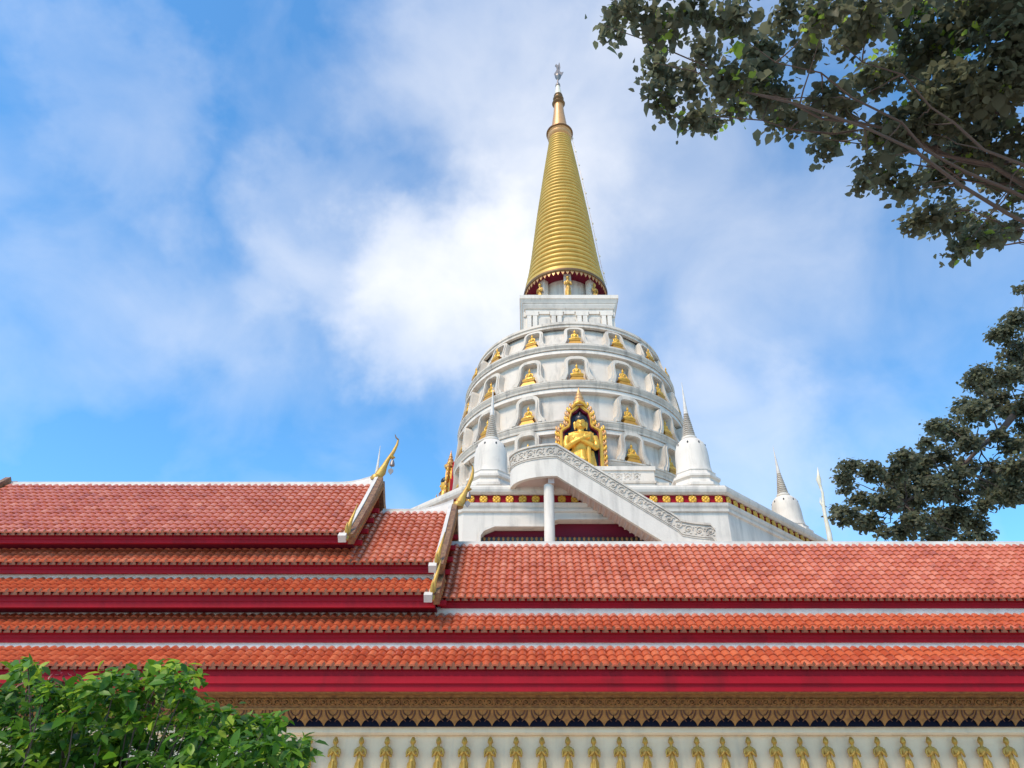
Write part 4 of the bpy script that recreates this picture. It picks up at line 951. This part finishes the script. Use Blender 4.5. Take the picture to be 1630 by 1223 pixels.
# --- near tree: trunk stands right of the view, crown hangs into the upper right corner
nt_ = empty('leafy_tree', (13.5, 10.5, 0)); tag(nt_, 'large dark leafy tree whose branches hang into the upper right corner', 'tree')
bk_ = MB(); limb(bk_, (13.5, 10.5, -.2), (12.8, 10.6, 8.0), .55, .40, 0, .25, 8, 14)
limb(bk_, (12.8, 10.6, 7.9), (12.2, 10.2, 17.5), .38, .12, 0, .3, 8, 10)
OFF = [(100, 120, 42), (150, 20, 50), (215, 55, 40), (300, 100, 62), (260, 180, 30), (250, 245, 34), (285, 400, 42), (265, 330, 28), (330, 280, 36), (400, 440, 45), (470, 450, 38), (400, 320, 52), (440, 200, 52), (420, 60, 55), (540, 90, 82), (545, 290, 82), (560, 400, 40), (660, 190, 74), (690, 350, 74), (640, 310, 60), (720, 440, 48),
       (800, 440, 56), (880, 550, 38), (880, 470, 44), (890, 360, 50), (960, 490, 40), (760, 60, 60), (830, 190, 44), (900, 60, 74), (1000, 130, 64), (1050, 50, 80), (1080, 280, 84), (960, 400, 34), (1060, 610, 40), (1050, 680, 32), (1130, 650, 52), (1110, 500, 56), (1210, 470, 110), (1340, 380, 150), (1280, 180, 150), (1500, 300, 150), (1480, 520, 140),
       (1330, 640, 90), (1210, 700, 44), (1225, 835, 34), (1280, 790, 50), (1350, 810, 72), (1400, 925, 44), (1440, 880, 46), (1480, 840, 44), (1530, 870, 26), (1585, 840, 30), (1560, 650, 70), (1590, 740, 26), (1600, 100, 130), (1440, 80, 120), (1180, 60, 90),
       (1750, 200, 180), (1800, 480, 170), (1750, 700, 110), (1950, 300, 200), (1500, -150, 180), (1200, -140, 150), (900, -120, 120), (600, -110, 110), (300, -90, 80), (1800, -120, 200), (2050, 20, 200)]
cen = []; rad = []; per = []
for x, y, r in OFF:
    gx, gy = 930 + x / 2.329, y / 2.329; rr = r / 2.329
    dir_ = ray(gx, gy); zc_ = 11.5 + 2.6 * random.random() - .0015 * (gy)         # height of this spray above the eye
    tt = (zc_ if gy < 230 else zc_ - 1.2) / dir_.z; p = dir_ * tt + Vector((0, 0, EYE)); w = rr * tt / FPX
    cen.append(tuple(p)); rad.append(w); per.append(int(36 + 1230 * w * w + 65 * w))
P, Dn, S = clumped(cen, rad, per, 8, .13)
leaf_cloud('crown', M['leaf'], nt_, P, Dn, rng.uniform(.10, .20, len(P)) * np.where(rng.random(len(P)) < .06, 1.7, 1.0), np.where(S > .955, .95, np.clip(S * .5 + rng.normal(.02, .10, len(P)), 0, .6)), .8)  # a few sprays take the bright end: sunlit leaves put into the colour
hub = [(12.5, 10.4, 9.5), (12.4, 10.3, 11.5), (12.3, 10.3, 13.0)]
main = [(960 + 0, 40), (1040, 100), (1090, 190), (1180, 60), (1230, 150), (1310, 220), (1330, 60), (1400, 250), (1450, 120), (1520, 330), (1540, 400), (1600, 300)]
for i, (gx, gy) in enumerate(main):
    d_ = ray(gx, gy); p = d_ * (11.9 / d_.z) + Vector((0, 0, EYE)); h_ = Vector(hub[i % 3])
    pts = limb(bk_, h_, p, .055, .006, .04, .16, 12, 6)
    for j in range(5, 12):
        q = Vector(min(cen, key=lambda c: (Vector(c) - pts[j]).length + random.random() * .5)); limb(bk_, pts[j], q, .016, .004, 0, .14, 6, 5)
bk_.build('trunk', M['bark'], nt_, 60)

# --- tree behind the hall: bough reaching in from the right
ft = empty('bough_tree', (33, 35, 0)); tag(ft, 'dark tree behind the hall roof with a bough reaching in from the right', 'tree')
tk = MB(); limb(tk, (33, 35, -.2), (32, 35, 12), .6, .45, 0, .2, 8, 14); limb(tk, (32, 35, 11.8), (31, 34.5, 26), .42, .12, 0, .2, 8, 10)
OF2 = [(940, 190, 60), (880, 260, 60), (840, 270, 30), (930, 350, 70), (760, 440, 44), (800, 500, 60), (720, 480, 30), (880, 450, 70), (700, 590, 56), (760, 620, 70), (840, 560, 60), (600, 690, 56), (560, 680, 34), (660, 720, 60), (520, 760, 34), (420, 830, 60), (480, 900, 80), (360, 900, 60), (280, 880, 60), (190, 860, 46), (150, 910, 40), (160, 960, 28), (180, 1090, 66), (130, 1060, 34), (230, 1020, 50), (270, 1110, 56),
       (330, 1160, 30), (340, 1010, 60), (450, 1010, 90), (480, 1110, 70), (560, 960, 80), (580, 1090, 66), (560, 1180, 50), (660, 900, 70), (700, 860, 50), (660, 1080, 66), (740, 1120, 60), (790, 1170, 34), (700, 1190, 40), (780, 960, 60), (780, 1040, 36), (860, 960, 70), (930, 880, 80), (940, 980, 60), (900, 780, 40), (960, 760, 50), (960, 600, 44), (720, 760, 50), (830, 1000, 40), (950, 60, 16), (1000, 420, 70), (900, 610, 46), (985, 690, 56), (860, 720, 40), (820, 880, 60), (900, 1010, 40), (600, 810, 56), (520, 840, 50), (400, 960, 60), (660, 990, 56), (620, 1160, 46), (420, 1160, 50),
       (1080, 300, 120), (1080, 550, 130), (1100, 850, 130), (1250, 400, 160), (1250, 700, 170)]
cen = []; rad = []; per = []
for x, y, r in OF2:
    gx, gy = 1290 + x / 2.844, 440 + y / 2.844; rr = r / 2.844 * .92; Yd = random.uniform(32.2, 36.5)
    p = at(gx, gy, Yd); dep = (p.y * math.cos(PITCH) + (p.z - EYE) * math.sin(PITCH)); w = rr * dep / FPX
    cen.append(tuple(p)); rad.append(w); per.append(int(60 + 900 * w * w))
P, Dn, S = clumped(cen, rad, per, 9, .17)
leaf_cloud('crown', M['leaf_far'], ft, P, Dn, rng.uniform(.16, .30, len(P)), np.clip(S * .7 + rng.normal(.05, .14, len(P)), 0, 1), .8)
bw = [at(1660, 625, 34.4), at(1625, 648, 34.2), at(1590, 690, 34), at(1560, 712, 34), at(1530, 745, 34)]
tk.tube([(32, 35, bw[0].z + .5)] + bw + [at(1500, 765, 34), at(1440, 800, 34), at(1380, 820, 34)], [.26, .22, .19, .16, .12, .08, .06, .04, .02], 8)
for c_ in cen:
    q = min(bw + [at(1500, 765, 34), at(1440, 800, 34), Vector((31.5, 34.7, 20))], key=lambda b: (Vector(c_) - b).length); limb(tk, q, c_, .045, .01, 0, .3, 6, 5)
tk.build('trunk', M['bark'], ft, 60)

# --- shrub in the lower left corner, close to the camera
SHY = 6.2
sh = empty('leafy_shrub', tuple(Vector((at(180, 1180, SHY).x, SHY, 0)))); tag(sh, 'bright green leafy shrub in the lower left corner before the hall', 'shrub')
SH = [(45, 1063, 9), (150, 1085, 9), (262, 1066, 9), (303, 1078, 8), (345, 1135, 8), (432, 1150, 8), (20, 1110, 40), (70, 1105, 34), (45, 1075, 14), (120, 1125, 36), (180, 1105, 36), (230, 1090, 32), (270, 1085, 26), (290, 1105, 26), (205, 1140, 50), (300, 1150, 40), (340, 1165, 34), (390, 1160, 26), (410, 1175, 34), (450, 1195, 30), (475, 1200, 22), (100, 1190, 70), (20, 1190, 70), (200, 1210, 70), (300, 1215, 60), (390, 1225, 50), (460, 1240, 40),
      (60, 1290, 100), (200, 1300, 100), (330, 1300, 90), (430, 1310, 70), (-80, 1130, 60), (-100, 1230, 90), (-60, 1330, 100), (130, 1420, 120), (280, 1420, 110), (-200, 1180, 80), (-220, 1300, 100)]
cen = []; rad = []; per = []
for x, y, r in SH:
    for dY in (-.35, .35):
        Yd = SHY + dY + random.uniform(-.3, .3); p = at(x, y, Yd); dep = p.y * math.cos(PITCH) + (p.z - EYE) * math.sin(PITCH); w = r * dep / FPX
        if p.z < .1: continue
        cen.append(tuple(p)); rad.append(w); per.append(int(14 + 1050 * w * w * 2.0 + 120 * w))
P, Dn, S = clumped(cen, rad, per, 7, .045, 1.0)
Dn += np.array([0, -.35, .15])
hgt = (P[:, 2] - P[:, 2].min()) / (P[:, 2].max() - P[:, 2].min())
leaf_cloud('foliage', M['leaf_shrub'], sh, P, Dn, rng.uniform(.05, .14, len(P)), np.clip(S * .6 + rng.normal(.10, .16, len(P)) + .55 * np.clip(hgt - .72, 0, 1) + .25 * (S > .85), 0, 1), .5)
stm = MB(); basept = Vector((at(180, 1180, SHY).x, SHY, 0))
for c_ in cen: limb(stm, basept + Vector((random.uniform(-.5, .5), random.uniform(-.25, .25), -.05)), c_, .016, .004, 0, .2, 6, 5)
stm.build('stem', M['bark'], sh, 60)
rp = []
for x, y, n in ((110, 1090, 40), (235, 1085, 26), (70, 1085, 14), (25, 1068, 8), (250, 1130, 20)):
    p = np.array(at(x, y, SHY - .3)); rp.append(p + rng.normal(size=(n, 3)) * np.array([.10, .12, .05]))
rp = np.concatenate(rp)
leaf_cloud('young_leaves', M['leaf_red'], sh, rp, rng.normal(size=(len(rp), 3)) + np.array([0, -.5, .5]), rng.uniform(.04, .085, len(rp)), rng.random(len(rp)), .3)
